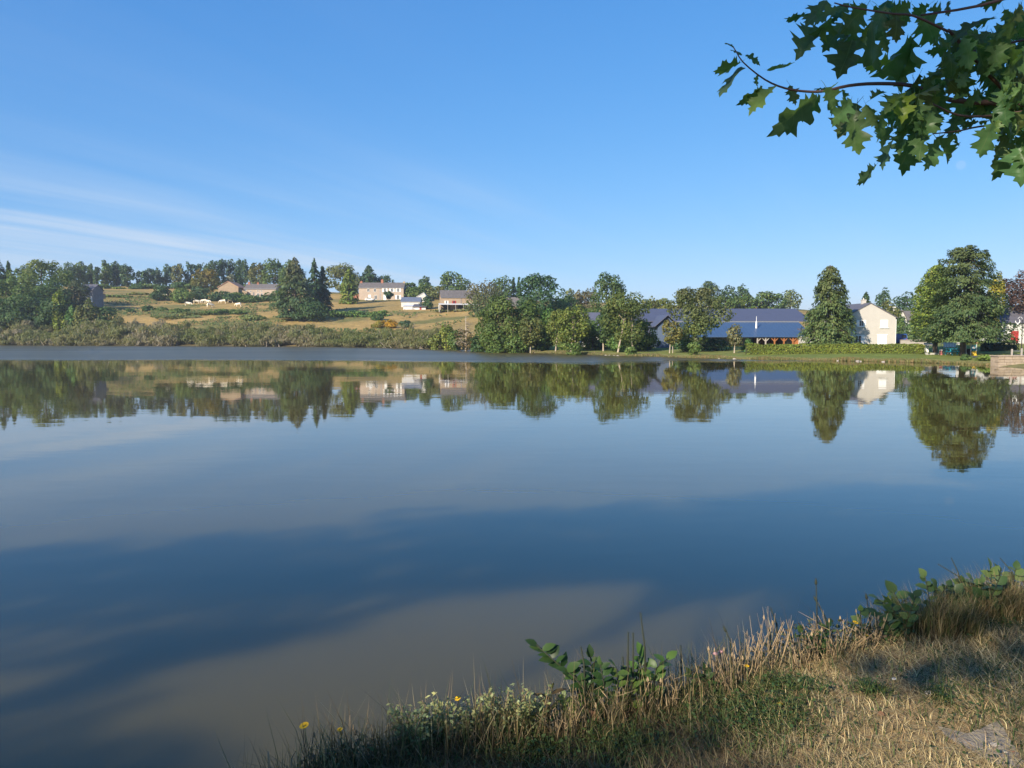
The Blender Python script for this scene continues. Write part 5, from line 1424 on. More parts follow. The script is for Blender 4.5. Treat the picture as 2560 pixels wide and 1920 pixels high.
def plant(name, label, cat, base, stems, leaf_me, lpx, cols, stem_mat, seed, nl=12, stem_r=.003, group=None, dY=0.06, top_only=.15, face=.5):
    """stems: lists of photo pixels from foot to tip; leaves set along them in turn"""
    rng = np.random.default_rng(seed)
    g = bank_at(*base)
    root = mk_root(name, g, label, cat, group)
    for si, st_ in enumerate(stems):
        Y = g.y + rng.uniform(-dY, dY) * .5
        pts = [at(px, py, Y + dY * (i / max(1, len(st_) - 1)) * rng.uniform(-.5, 1)) for i, (px, py) in enumerate(st_)]
        if si == 0 or True:
            zf = gz(pts[0].x, pts[0].y)
            if pts[0].z > zf: pts = [Vector((pts[0].x, min(pts[0].y, g.y), zf - .02))] + pts
        loc = [p_ - g for p_ in pts]
        MB().tube(loc, [stem_r * (1.2 - .7 * i / len(loc)) for i in range(len(loc))], 5).build("stem", stem_mat, root, smooth=True)
        cum = [0]
        for a, b in zip(pts, pts[1:]): cum.append(cum[-1] + (b - a).length)
        for k in range(nl):
            u = (top_only + (1 - top_only) * (k + .5 + rng.uniform(-.2, .2)) / nl) * cum[-1]
            j = max(0, min(len(pts) - 2, int(np.searchsorted(cum, u)) - 1))
            q = pts[j].lerp(pts[j + 1], (u - cum[j]) / max(1e-6, cum[j + 1] - cum[j]))
            tang = (pts[j + 1] - pts[j]).normalized()
            sgn = 1 if k % 2 else -1
            sidev = Vector((sgn * rng.uniform(.6, 1.1), rng.uniform(-.6, .5), rng.uniform(-.15, .55))) + tang * .5
            if k == nl - 1: sidev = tang + Vector((rng.normal(0, .2), 0, .1))
            o = link("leaf", leaf_me)
            orient(o, q, sidev, Vector((rng.normal(0, .4), -face + rng.normal(0, .3), 1)), lpx / F * q.y * rng.uniform(.65, 1.2))
            o.color = (*(np.array(cols[rng.integers(len(cols))]) * rng.uniform(.8, 1.2)), 1)
            local(o, root)
    return root
DG = [(.03, .068, .016), (.042, .08, .02), (.026, .055, .016)]
LG = [(.12, .18, .04), (.16, .21, .06), (.10, .15, .04)]
# leafy oak-like shoot reaching out over the water
plant("leafy_shoot", "green leafy shoot arching out over the water from the bank edge", "plant", (1530, 1800),
      [[(1510, 1790), (1440, 1695), (1395, 1660), (1340, 1612)]], LEAF_OVAL, 38, DG, M_STEM_D, 301, nl=24, stem_r=.004, top_only=.3)
plant("leafy_shoot", "dense dark green shoot standing upright behind the arching one", "plant", (1500, 1800),
      [[(1500, 1790), (1480, 1700), (1476, 1640)], [(1515, 1795), (1510, 1710), (1500, 1660)], [(1470, 1795), (1455, 1740), (1440, 1705)]], LEAF_OVAL, 35, DG, M_STEM_D, 302, nl=17, stem_r=.003)
plant("leafy_shoot", "low bright green leaves between upright shoot and rush stems", "plant", (1560, 1795),
      [[(1550, 1790), (1545, 1700), (1540, 1668)], [(1575, 1792), (1580, 1715), (1560, 1680)]], LEAF_OVAL, 33, [(.08, .13, .025), (.10, .15, .03)], M_STEM_D, 303, nl=14)
plant("leafy_shoot", "green shoot with broad leaves right beside the rush stems", "plant", (1620, 1775),
      [[(1615, 1760), (1610, 1680), (1608, 1640)], [(1630, 1760), (1640, 1670), (1672, 1645)], [(1610, 1770), (1590, 1690), (1600, 1660)]], LEAF_OVAL, 35, [(.06, .12, .025), (.08, .14, .03)], M_STEM_D, 304, nl=12)
plant("sunlit_sprig", "bright yellow green sprig below the arching shoot", "plant", (1420, 1815),
      [[(1420, 1805), (1418, 1765), (1412, 1742)], [(1430, 1805), (1445, 1770), (1450, 1750)]], LEAF_OVAL, 28, [(.20, .24, .06), (.16, .22, .05)], M_STEM_G, 305, nl=12)
plant("dock_plant", "short dock plant with reddening leaves at the left of the sprig", "plant", (1345, 1830),
      [[(1345, 1825), (1342, 1785), (1338, 1760)], [(1370, 1825), (1372, 1775), (1380, 1720)]], LEAF_LANCE, 42, [(.06, .11, .03), (.11, .075, .03), (.10, .12, .03)], M_STEM_D, 306, nl=9)
# small leaved pale plants at the lower left of the bank
PL = [(1090, 1860, [(1125, 1750), (1105, 1790)], "pale small leaved plant with the tallest tip over the bank edge"), (1020, 1880, [(1000, 1815), (1035, 1800)], "low pale small leaved plant at the left end of the clump"),
      (1185, 1850, [(1190, 1768), (1170, 1790), (1215, 1775)], "broad pale leaved plant below the lone yellow flower"), (1270, 1840, [(1272, 1722), (1285, 1760), (1250, 1770)], "tall pale leaved plant with pinkish tip in the clump's middle"),
      (1320, 1838, [(1315, 1756), (1305, 1780)], "pale leaved plant with small red leaf at the clump's right end")]
for k, (bx, by, tips, lab) in enumerate(PL):
    rng = np.random.default_rng(320 + k)
    g = bank_at(bx, by); root = mk_root("small_leaf_plant", g, lab, "plant", "pale small leaved plants on the bank edge")
    mb = MB(); Vq, Cq = [], []
    tl = list(tips) + [(bx + rng.uniform(-55, 55), by - rng.uniform(30, 120)) for _ in range(22)]
    for tx, ty in tl:
        f0 = Vector((rng.normal(0, .03), rng.normal(0, .03), -.02)); e = at(tx, ty, g.y + rng.uniform(-.08, .08)) - g
        m_ = (f0 + e) / 2 + Vector((rng.normal(0, .015), rng.normal(0, .015), 0))
        mb.tube([f0, m_, e], [.0028, .002, .001], 4)
        nn_ = 34
        for q in range(nn_):
            u = .15 + .87 * (q + .5) / nn_
            c_ = f0.lerp(m_, u * 2) if u < .5 else m_.lerp(e, min(1, (u - .5) * 2))
            Vq.append(c_ + Vector(rng.normal(0, .010, 3))); Cq.append(u)
    mb.build("stem", M_STEM_S, root)
    C = np.array(Vq); nq = len(C)
    V, Fq = quads(C, rng.normal(0, .6, (nq, 3)) + np.array([[0, -.3, .8]]), rng.uniform(.012, .028, nq), rng.uniform(.006, .012, nq), rng)
    u = np.repeat(np.array(Cq), 4)[:, None]
    c = leaf_cols(rng, nq, (.10, .115, .045)) * (1 - u) + leaf_cols(rng, nq, (.27, .30, .13)) * u
    o = link("foliage", mesh_np("foliage", V, [Fq], M_PLANT, c), root); o['kind'] = 'stuff'

# thin stems: rushes, seed stalks, dry stalks
def stalk(name, label, cat, path, mat, r=.0022, head=None, group=None, base_py=None, hmat=None, hr=None):
    bx, by = path[0]
    g = bank_at(bx, base_py or by)
    root = mk_root(name, g, label, cat, group)
    pts = [Vector((0, 0, -.03))] + [at(px, py, g.y + .02 * i) - g for i, (px, py) in enumerate(path[1:])]
    MB().tube(pts, [r * (1.15 - .65 * i / len(pts)) for i in range(len(pts))], 5).build("stem", mat, root, smooth=True)
    tip = pts[-1]; dv = (pts[-1] - pts[-2]).normalized()
    if head == 'seed':
        hr_ = hr or .007
        MB().tube([tip - dv * hr_ * 2.2, tip - dv * hr_, tip + dv * hr_, tip + dv * hr_ * 3], [hr_ * .3, hr_, hr_ * .8, hr_ * .1], 6).build("seed_head", hmat or mat, root, smooth=True)
    elif head == 'flower':
        hr_ = hr or .014
        m = MB(); nrm = (dv + Vector((0, -.6, .25))).normalized(); a = nrm.cross(Vector((0, 0, 1))).normalized(); b = nrm.cross(a)
        for k in range(16):
            q = k / 16 * 6.283; dirq = a * math.cos(q) + b * math.sin(q); sd = nrm.cross(dirq)
            i1 = tip + nrm * .003; i2 = tip + dirq * hr_ + nrm * .005
            m.add([i1 - sd * hr_ * .10, i1 + sd * hr_ * .10, i2 + sd * hr_ * .22, i2 + dirq * hr_ * .08, i2 - sd * hr_ * .22], [(0, 1, 2, 3, 4)])
            if k % 2 == 0: m.add([i1 - sd * hr_ * .1 + nrm * .003, i1 + sd * hr_ * .1 + nrm * .003, tip + dirq * hr_ * .6 + nrm * .010], [(0, 1, 2)])
        m.build("petals", hmat or M_PETAL, root)
        MB().tube([tip - dv * .008, tip, tip + dv * .004], [.0025, hr_ * .45, hr_ * .5], 8).build("calyx", M_STEM_G, root)
    elif head == 'pompon':
        hr_ = hr or .016
        rng = np.random.default_rng(int(path[-1][0])); nq = 160; dd = unit(rng.normal(size=(nq, 3)))
        V, Fq = quads(np.array(tip)[None] + dd * hr_ * rng.uniform(.5, 1, (nq, 1)) * np.array([[1.1, 1, .8]]), dd, np.full(nq, hr_ * .55), np.full(nq, hr_ * .35), rng)
        link("flower_head", mesh_np("flower_head", V, [Fq], M_PINK), root)
    return root
for path, lab in [([(1568, 1790), (1570, 1640), (1571, 1580)], "thin dark rush stem, leftmost of the tall ones"), ([(1582, 1788), (1583, 1650), (1583, 1581)], "thin dark rush stem close beside the leftmost"),
                  ([(1615, 1775), (1612, 1620), (1601, 1530)], "tallest dark rush stem, leaning left over the water"), ([(1466, 1800), (1460, 1660), (1452, 1617)], "short dark rush stem among the green shoots"),
                  ([(1702, 1720), (1703, 1660), (1702, 1612)], "faint dark rush stem near the pink flowers"), ([(1945, 1640), (1942, 1560), (1926, 1518)], "curved dark stem behind the dry stalks"),
                  ([(1930, 1650), (1925, 1580), (1920, 1568)], "short dark stem beside the curved one"), ([(1560, 1790), (1560, 1690), (1557, 1642)], "short thin rush stem left of the tall ones")]:
    stalk("rush_stem", lab, "rush", path, M_STEM_D, .0042, group="dark rush stems on the bank edge")
for path, lab in [([(2044, 1600), (2042, 1520), (2040, 1455)], "tall straight stem with small dark flower top over the water"), ([(2085, 1590), (2062, 1540), (2039, 1498)], "dark stem leaning left with a knobbly head"),
                  ([(2178, 1590), (2174, 1540), (2166, 1492)], "wispy dark stem with seed head right of the tall one"), ([(1835, 1690), (1825, 1600), (1812, 1573)], "leaning stem with round dark seed head over the pink flowers")]:
    stalk("seed_stem", lab, "plant stem", path, M_STEM_D, .0034, 'seed', "dark seed stems on the bank edge", hr=.007)
rng = np.random.default_rng(350)
n_st = 0
for (x0, y0, x1, y1, nst, hh) in [(1780, 1745, 1870, 1690, 34, 120), (1850, 1710, 1960, 1655, 30, 130), (1990, 1680, 2080, 1630, 40, 110), (2080, 1650, 2200, 1600, 38, 95), (760, 1918, 1010, 1890, 26, 110), (1380, 1850, 1680, 1770, 40, 115)]:
    pass
# the dry stalks stand too thick to count: one mass
mb = MB()
for (x0, y0, x1, y1, nst, hh, ln) in [(1770, 1735, 1870, 1700, 36, 110, -.15), (1850, 1690, 1950, 1660, 44, 150, .02), (1985, 1665, 2090, 1625, 58, 105, -.25), (2080, 1630, 2200, 1600, 50, 85, .15), (770, 1918, 1010, 1885, 46, 90, 0), (1380, 1840, 1700, 1760, 80, 100, 0), (1150, 1870, 1380, 1830, 30, 60, 0)]:
    for k in range(nst):
        u = rng.random(); bx = x0 + (x1 - x0) * u; by = y0 + (y1 - y0) * u + rng.uniform(-4, 22)
        g = bank_at(bx, min(by, 1919)); h = hh * rng.uniform(.45, 1.05) / F * g.y
        e = g + Vector((h * (ln + rng.normal(0, .16)), rng.normal(0, .05), h)); m_ = g.lerp(e, .55) + Vector((rng.normal(0, .012), 0, 0))
        r0 = rng.uniform(.0014, .0030)
        mb.tube([g - Vector((0, 0, .02)), m_, e], [r0, r0 * .8, r0 * .5], 3)
        if rng.random() < .12: mb.tube([e - Vector((0, 0, .008)), e, e + Vector((0, 0, .014))], [r0, r0 * 2.8, r0 * .8], 4)
        if rng.random() < .4:
            q = m_.lerp(e, rng.random()); mb.tube([q, q + Vector((rng.normal(0, .03), rng.normal(0, .02), rng.uniform(.01, .05)))], [r0 * .7, r0 * .3], 3)
tag(mb.build("dry_stalks", M_STEM_S), "thick stand of dry straw coloured stalks along the bank edge", "stalks", kind='stuff')
for path, lab in [([(878, 1915), (876, 1850), (875, 1788)], "tallest single straw stalk at the bank's lower left"), ([(850, 1918), (848, 1860), (843, 1826)], "thin brown stalk just left of the tallest straw stalk"), ([(718, 1919), (730, 1895), (739, 1878)], "bare pale stem rising alone over the water, leaning right"),
                  ([(675, 1919), (672, 1900), (670, 1879)], "short bare pale stem standing alone at the picture's bottom"), ([(834, 1800), (834, 1795), (834, 1786)], None)]:
    if lab: stalk("straw_stalk", lab, "plant stem", path, M_STEM_S, .003, group="single straw stalks over the water", base_py=min(1919, path[0][1]))
for k, (path, lab, r_) in enumerate([([(778, 1919), (770, 1870), (761, 1816)], "yellow flower leftmost on its tall bare stem over the water", .016), ([(868, 1915), (856, 1870), (850, 1826)], "half closed yellow flower beside the tallest straw stalk", .010),
        ([(1168, 1850), (1160, 1800), (1145, 1748)], "lone yellow flower highest above the pale plants against the water", .012), ([(1160, 1850), (1155, 1835), (1150, 1817)], "yellow flower nestled at the edge of the pale plants", .012),
        ([(1310, 1919), (1308, 1913), (1306, 1906)], "yellow flower at the picture's bottom in the shade", .013), ([(1955, 1790), (1953, 1775), (1950, 1762)], "yellow flower lying low in the shaded green patch", .013),
        ([(2130, 1620), (2135, 1590), (2138, 1558)], "upper yellow flower among the dry stalks below the brambles", .014), ([(2165, 1620), (2165, 1605), (2163, 1590)], "lower yellow flower among the dry stalks below the brambles", .015),
        ([(2548, 1560), (2549, 1540), (2550, 1524)], "yellow flower at the right end of the bank near the frame", .014), ([(1585, 1840), (1583, 1830), (1580, 1823)], "small yellow flower flat in the dry grass below the shoots", .011),
        ([(1870, 1720), (1869, 1695), (1867, 1667)], "small yellow flower within the tall dry stalk clump", .010)]):
    stalk("yellow_flower", lab, "flower", path, M_STEM_G, .0016, 'flower', "yellow flowers of the bank", hr=r_)
stalk("pink_flower", "pale pink round flower, upper of two by the dry stalks", "flower", [(1815, 1715), (1810, 1670), (1803, 1629)], M_STEM_S, .002, 'pompon', "pink flowers", hr=.010)
stalk("pink_flower", "faded orange pink round flower, lower of two by the dry stalks", "flower", [(1800, 1720), (1795, 1680), (1788, 1634)], M_STEM_S, .002, 'pompon', "pink flowers", hr=.010)
# brambles at the upper right of the bank
BR = [(.05, .095, .03), (.07, .12, .04), (.10, .15, .05), (.04, .075, .025)]
plant("bramble", "bramble with rounded leaves hanging left over the water", "bramble", (2260, 1575), [[(2260, 1570), (2230, 1520), (2195, 1498)], [(2265, 1570), (2250, 1510), (2235, 1480)], [(2270, 1575), (2262, 1530), (2240, 1545)]], LEAF_BROAD, 32, BR, M_STEM_D, 361, nl=14)
plant("bramble", "bramble shoot with a tall dark leaf tip behind the tussock", "bramble", (2330, 1555), [[(2330, 1545), (2320, 1480), (2312, 1440)], [(2345, 1545), (2350, 1490), (2370, 1462)]], LEAF_BROAD, 24, BR, M_STEM_D, 362, nl=12)
plant("bramble", "bramble mass behind the tussock near the twiggy stems", "bramble", (2420, 1535), [[(2420, 1525), (2410, 1480), (2405, 1452)], [(2440, 1520), (2440, 1470), (2430, 1450)], [(2400, 1525), (2385, 1490), (2375, 1470)]], LEAF_BROAD, 28, BR, M_STEM_D, 363, nl=14)
plant("bramble", "dark bramble highest on the bank at the far right", "bramble", (2500, 1515), [[(2490, 1505), (2480, 1450), (2475, 1420)], [(2510, 1500), (2510, 1445), (2500, 1428)], [(2530, 1500), (2535, 1440), (2540, 1420)]], LEAF_BROAD, 28, BR, M_STEM_D, 364, nl=14)
plant("bramble", "bramble trailing in front of the tussock's left flank", "bramble", (2240, 1600), [[(2235, 1595), (2215, 1550), (2190, 1535)], [(2245, 1598), (2240, 1540), (2225, 1510)], [(2255, 1595), (2275, 1530), (2290, 1490)]], LEAF_BROAD, 28, BR, M_STEM_D, 366, nl=14)
plant("bramble", "bramble spreading along the bank edge between both tussocks", "bramble", (2440, 1560), [[(2420, 1550), (2400, 1500), (2380, 1470)], [(2440, 1550), (2450, 1490), (2455, 1455)], [(2465, 1550), (2480, 1490), (2500, 1440)], [(2400, 1550), (2360, 1500), (2340, 1465)]], LEAF_BROAD, 28, BR, M_STEM_D, 367, nl=14)
plant("leafy_shoot", "low dark shoots under the dry stalk clump by the pink flowers", "plant", (1760, 1745), [[(1750, 1740), (1740, 1700), (1725, 1680)], [(1770, 1740), (1765, 1700), (1760, 1670)]], LEAF_OVAL, 24, DG, M_STEM_D, 368, nl=12)
plant("leafy_shoot", "low dark shoots among the dry stalks below the tall seed stem", "plant", (2040, 1650), [[(2030, 1640), (2020, 1600), (2005, 1580)], [(2050, 1640), (2055, 1590), (2070, 1565)]], LEAF_OVAL, 24, DG, M_STEM_D, 369, nl=12)
plant("bramble", "small leafy sprig above the upper yellow flower", "bramble", (2160, 1605), [[(2155, 1600), (2152, 1550), (2150, 1525)]], LEAF_BROAD, 24, BR[1:3], M_STEM_D, 365, nl=9)
for path, lab in [([(2440, 1520), (2395, 1440), (2345, 1410)], "bare twig leaning far left over the water at the brambles"), ([(2425, 1520), (2395, 1430), (2378, 1394)], "bare upright twig crossing the leaning one"), ([(2545, 1500), (2530, 1430), (2500, 1395)], "bare twig at the right end of the brambles")]:
    stalk("bare_twig", lab, "twig", path, M_STEM_D, .0034, group="bare twigs in the brambles", base_py=1535)
# tussock grass
rng = np.random.default_rng(370)
for (cx_, cy_, w_, h_, lab, grn) in [(2350, 1598, 120, 125, "big arching grass tussock in front of the brambles", .45), (2500, 1560, 90, 130, "tawny grass tussock at the right end of the bank", .25)]:
    g = bank_at(cx_, cy_); root = mk_root("grass_tussock", g, lab, "grass tussock")
    n = 2600; k_ = g.y / F
    off = np.stack([rng.uniform(-w_, w_, n) * k_ * .8, rng.uniform(-.04, .30, n)], 1)
    zz = terrain(g.x + off[:, 0], g.y + off[:, 1]) - g.z
    zz = np.maximum(zz, -.1)
    az = np.where(off[:, 0] < 0, math.pi, 0) + rng.normal(0, 1.0, n)
    col = np.where((rng.random(n) < grn)[:, None], np.array([[.085, .10, .035]]), STRAW[rng.integers(0, 6, n)] * .75) * rng.uniform(.6, 1.2, (n, 1))
    V, Fs, c = blades(np.column_stack([off, zz - .01]), az, rng.uniform(.5, 1.15, n) * h_ * k_, rng.uniform(.05, .45, n), rng.uniform(.2, .9, n), rng.uniform(.002, .004, n), col, rng)
    link("blades", mesh_np("blades", V, Fs, M_GRASS, c), root)['kind'] = 'stuff'

# worn stone slab, pebbles, dead leaf
m = MB()
cz0 = gz(*slab_c)
bm = bmesh.new()
vs_ = [bm.verts.new((p.x - slab_c[0], p.y - slab_c[1], gz(p.x, p.y) - cz0 + .004)) for p in SLAB]
fc = bm.faces.new(vs_)
ex = bmesh.ops.extrude_face_region(bm, geom=[fc])
for v in ex['geom']:
    if isinstance(v, bmesh.types.BMVert): v.co.z -= .1
bmesh.ops.recalc_face_normals(bm, faces=bm.faces)
me = bpy.data.meshes.new("stone_slab"); bm.to_mesh(me); bm.free(); me.materials.append(plain("worn_stone", (.25, .215, .175), .95, .4, 14.0, .9))
o = link("stone_slab", me); o.location = (slab_c[0], slab_c[1], cz0)
tag(o, "flat worn grey stone showing through the dry turf near the pebbles", "stone")
for px, py, s, c, lab in [(2488, 1868, .030, 0, "biggest pale pebble beside the worn stone"), (2512, 1884, .020, 0, "flat pale pebble below the biggest pebble"), (2532, 1882, .016, 1, "reddish brown pebble among the pale pebbles"), (2542, 1890, .016, 0, "white pebble at the end of the pebble trail"),
                          (2325, 1737, .036, 0, "straw coloured rough stone half buried in sunlit grass"), (2236, 1700, .02, 2, "small bluish grey stone in the grass above the buried stone")]:
    g = ground_at(px, py, 1.5, 12); o = link("pebble", sm[(px + py) % 3].copy()); o.data.materials[0] = [M_CONC, M_BRICK, M_GREYWHITE][c]
    s *= .62; o.location = g + Vector((0, 0, s * .3)); o.scale = (s, s * .75, s * .8); o.rotation_euler.z = px
    tag(o, lab, "pebble")
M_DEAD = plain("dead_leaf", (.13, .068, .036), .8, .25, 20.0)
g = ground_at(1490, 1822, 1.5, 12)
me = LEAF_BROAD.copy(); me.materials[0] = M_DEAD
o = link("fallen_leaf", me); orient(o, g + Vector((0, 0, .03)), (-.4, -.2, .8), (0, -1, .3), .055); tag(o, "reddish brown dead leaf standing in the shaded grass", "leaf")
for k in range(16):
    rng = np.random.default_rng(390 + k)
    g = ground_at(rng.uniform(1500, 2500), rng.uniform(1720, 1900), 1.5, 12)
    o = link("fallen_leaf", me); orient(o, g + Vector((0, 0, .012)), (rng.normal(), rng.normal(), .1), (rng.normal(0, .4), rng.normal(0, .4), 1), rng.uniform(.018, .032))
    tag(o, "small curled brown leaf lying on the dry turf", "leaf", "brown leaves fallen on the bank")

# ================================================================== OAK OVERHANGING THE VIEW
def oak_leaf_mesh(name, fold, bend, twist, seed):
    half = [(0.0, 0.0), (.07, .04), (.21, .09), (.15, .15), (.16, .20), (.27, .25), (.42, .27), (.36, .33), (.44, .40), (.30, .42), (.19, .45), (.18, .50),
            (.27, .57), (.41, .66), (.30, .68), (.32, .75), (.20, .755), (.14, .77), (.13, .80), (.18, .88), (.08, .89), (.05, .94), (0.0, 1.0)]
    rng = np.random.default_rng(seed)
    bm = bmesh.new()
    mids = None
    for sgn in (1, -1):
        pts = [(sgn * x * rng.uniform(.85, 1.15), y) for x, y in half]
        vo = [bm.verts.new((x, y, 0)) for x, y in pts]
        if mids is None: mids = [bm.verts.new((0, y, 0)) for x, y in half]
        vq = [bm.verts.new((x * .5, y, 0)) for x, y in pts]
        for i in range(len(half) - 1):
            for A_, B_ in ((mids, vq), (vq, vo)):
                f_ = [A_[i], B_[i], B_[i + 1], A_[i + 1]]
                bm.faces.new(f_ if sgn > 0 else f_[::-1])
    pv = [bm.verts.new(v) for v in [(-.010, .01, 0), (.010, .01, 0), (.008, -.16, 0), (.006, -.30, 0), (-.006, -.30, 0), (-.008, -.16, 0)]]
    bm.faces.new([pv[0], pv[5], pv[2], pv[1]]); bm.faces.new([pv[5], pv[4], pv[3], pv[2]])
    for v in bm.verts:
        x, y = v.co.x, v.co.y
        v.co.z = fold * abs(x) - bend * y * y + .05 * math.sin(x * 11 + seed) * math.sin(y * 8 + seed) + .25 * x * abs(x) * math.sin(y * 5 + seed * 2)
        a = twist * y; v.co.x, v.co.z = x * math.cos(a) - v.co.z * math.sin(a), x * math.sin(a) + v.co.z * math.cos(a)
    for f_ in bm.faces: f_.smooth = True
    me = bpy.data.meshes.new(name); bm.to_mesh(me); bm.free()
    me.materials.append(M_OAK); return me
M_OAK = leaf_mat("oak_leaf", .5, attr=False, rough=.42, spec=.4)
n, l = M_OAK.node_tree.nodes, M_OAK.node_tree.links
p = n['Principled BSDF']; oi = [q for q in n if q.type == 'OBJECT_INFO'][0]
t = N(n, 'ShaderNodeTexCoord'); sx = N(n, 'ShaderNodeSeparateXYZ'); l.new(t.outputs['Object'], sx.inputs[0])
def MO(op, a, b=None):
    q = N(n, 'ShaderNodeMath', operation=op)
    for i, v in enumerate((a, b)):
        if v is None: continue
        if isinstance(v, (int, float)): q.inputs[i].default_value = v
        else: l.new(v, q.inputs[i])
    return q.outputs[0]
ax = MO('ABSOLUTE', sx.outputs[0])
mid = MO('LESS_THAN', ax, .011)
vein = MO('LESS_THAN', MO('ABSOLUTE', MO('SUBTRACT', MO('FRACT', MO('MULTIPLY', MO('SUBTRACT', sx.outputs[1], MO('MULTIPLY', ax, .75)), 5.2)), .5)), .035)
vm = MO('MAXIMUM', mid, MO('MULTIPLY', vein, .55))
no = N(n, 'ShaderNodeTexNoise'); no.inputs['Scale'].default_value = 5; l.new(t.outputs['Object'], no.inputs['Vector'])
vv = N(n, 'ShaderNodeMapRange'); vv.inputs[3].default_value = .72; vv.inputs[4].default_value = 1.28; l.new(no.outputs[0], vv.inputs[0])
mxa = N(n, 'ShaderNodeMix', data_type='RGBA', blend_type='MULTIPLY'); mxa.inputs[0].default_value = 1; l.new(oi.outputs['Color'], mxa.inputs[6]); l.new(vv.outputs[0], mxa.inputs[7])
mxb = N(n, 'ShaderNodeMix', data_type='RGBA'); l.new(MO('MULTIPLY', vm, .5), mxb.inputs[0]); l.new(mxa.outputs[2], mxb.inputs[6]); mxb.inputs[7].default_value = (.16, .22, .09, 1)
l.new(mxb.outputs[2], p.inputs['Base Color'])
for q in n:
    if q.type == 'MIX' and q.blend_type == 'MULTIPLY' and abs(q.inputs[7].default_value[0] - 1.25) < .01: l.new(mxb.outputs[2], q.inputs[6])
OAK = [oak_leaf_mesh("oak_leaf", *a) for a in [(.10, .12, .0, 1), (.35, .25, .3, 2), (-.2, .3, -.3, 3), (.6, .15, .2, 4), (.25, .45, -.5, 5), (.9, .2, .5, 6)]]

TRUNK = Vector((5.6, 1.2, 0)); TRUNK.z = gz(5.6, 1.2)
oak = mk_root("oak_tree", TRUNK, "oak whose leafy branches hang into the picture's upper corner against the sky", "tree")
MB().tube([(0, 0, -.3), (0, 0, .2), (-.05, .05, 2.5), (.05, 0, 5), (0, 0, 8.5)], [.36, .28, .23, .17, .05], 12).build("trunk", M_BARK, oak, smooth=True)
ZS = 2.765
def zp(zx, zy, Y): return at(1760 + zx / ZS, zy / ZS, Y)
M_TWIG = plain("oak_twig", (.11, .065, .055), .8, .25, 6.0)
def limb(path, rads, into=None):
    """branch drawn from its outer tip (photo position, depth) in towards the trunk"""
    pts = [zp(x, y, Y) for x, y, Y in path]
    if into is not None: pts = pts + [Vector(q) for q in into]
    # smooth the path
    P_ = [np.array(q) for q in pts]; out = []
    for i in range(len(P_) - 1):
        p0, p1, p2, p3 = P_[max(i - 1, 0)], P_[i], P_[i + 1], P_[min(i + 2, len(P_) - 1)]
        if i + 2 >= len(path): p3 = p2 + (p2 - p1)
        if i >= len(path): p0 = p1 - (p2 - p1)
        for u in (0, .33, .66): out.append(.5 * ((2 * p1) + (p2 - p0) * u + (2 * p0 - 5 * p1 + 4 * p2 - p3) * u * u + (3 * p1 - p0 - 3 * p2 + p3) * u ** 3))
    out.append(P_[-1])
    rr_ = np.interp(np.linspace(0, 1, len(out)), np.linspace(0, 1, len(rads)), rads)
    return MB().tube([Vector(q) - TRUNK for q in out], list(rr_), 7).build("branch", M_TWIG, oak, smooth=True)
DT = TRUNK + Vector((0, 0, 2.4))
limb([(150, 297, 2.62), (205, 330, 2.62), (270, 430, 2.62), (420, 550, 2.63), (560, 610, 2.64), (700, 632, 2.65), (830, 630, 2.66), (1000, 592, 2.68), (1200, 578, 2.7), (1450, 595, 2.73), (1700, 690, 2.75), (2212, 720, 2.8)], [.0012, .002, .003, .004, .005, .006, .008, .012, .03], into=[(3.2, 2.6, 4.2), DT])
limb([(1380, 665, 2.6), (1560, 710, 2.6), (1755, 795, 2.62), (2000, 800, 2.7), (2300, 760, 2.8)], [.002, .003, .004, .006, .012], into=[(3.1, 2.6, 4.05)])
limb([(1580, 925, 2.7), (1760, 905, 2.7), (1900, 875, 2.72), (2212, 840, 2.8), (2420, 820, 2.85)], [.002, .003, .004, .006, .012], into=[(3.2, 2.55, 4.0), DT + Vector((0, 0, -.3))])
limb([(900, 20, 2.5), (1020, 50, 2.5), (1300, 95, 2.55), (1450, 110, 2.58), (1680, 215, 2.62), (1720, 240, 2.65), (2060, 610, 2.75), (2300, 700, 2.8)], [.002, .003, .004, .005, .007, .012], into=[(3.2, 2.6, 4.15)])
limb([(1500, 105, 2.45), (1900, 40, 2.5), (2300, -80, 2.6)], [.003, .006, .012], into=[(3.4, 2.2, 4.9), DT + Vector((0, 0, .5))])
limb([(1700, 400, 2.85), (1950, 330, 2.9), (2300, 260, 2.9)], [.002, .005, .012], into=[(3.4, 2.5, 4.5), DT + Vector((0, 0, .2))])

OC = {'d': (.075, .155, .055), 'm': (.105, .19, .062), 'b': (.11, .19, .055), 'l': (.17, .26, .045), 'p': (.12, .18, .07), 't': (.085, .165, .085), 'o': (.10, .13, .04)}  # the lime tone carries sunlight on a few leaves in its colour
nleaf = [0]
big_leaves = []
def oak_leaf(bx, by, tx, ty, fac, tone, Y, rng, var=None):
    b, t_ = zp(bx, by, Y), zp(tx, ty, Y + rng.uniform(-.03, .03))
    tv = t_ - b; size = tv.length * 1.02
    # blade normal: face to the viewer for fac 1, edge-on for small fac
    view = (b - Vector((0, 0, CAM_Z))).normalized()
    tn = tv.normalized(); side = tn.cross(view).normalized()
    ang = math.acos(max(.05, min(1, fac))) * (1 if rng.random() < .5 else -1)
    nrm = (-view) * math.cos(ang) + side * math.sin(ang)
    o = link("leaf", OAK[rng.integers(len(OAK)) if var is None else var])
    orient(o, b, tn, nrm, size)
    c = np.array(OC[tone]) * rng.uniform(.82, 1.2); c = c * (1 + rng.uniform(-.1, .1) * np.array([1.3, .2, -.8]))
    o.color = (*c, 1)
    local(o, oak); nleaf[0] += 1
rng = np.random.default_rng(400)
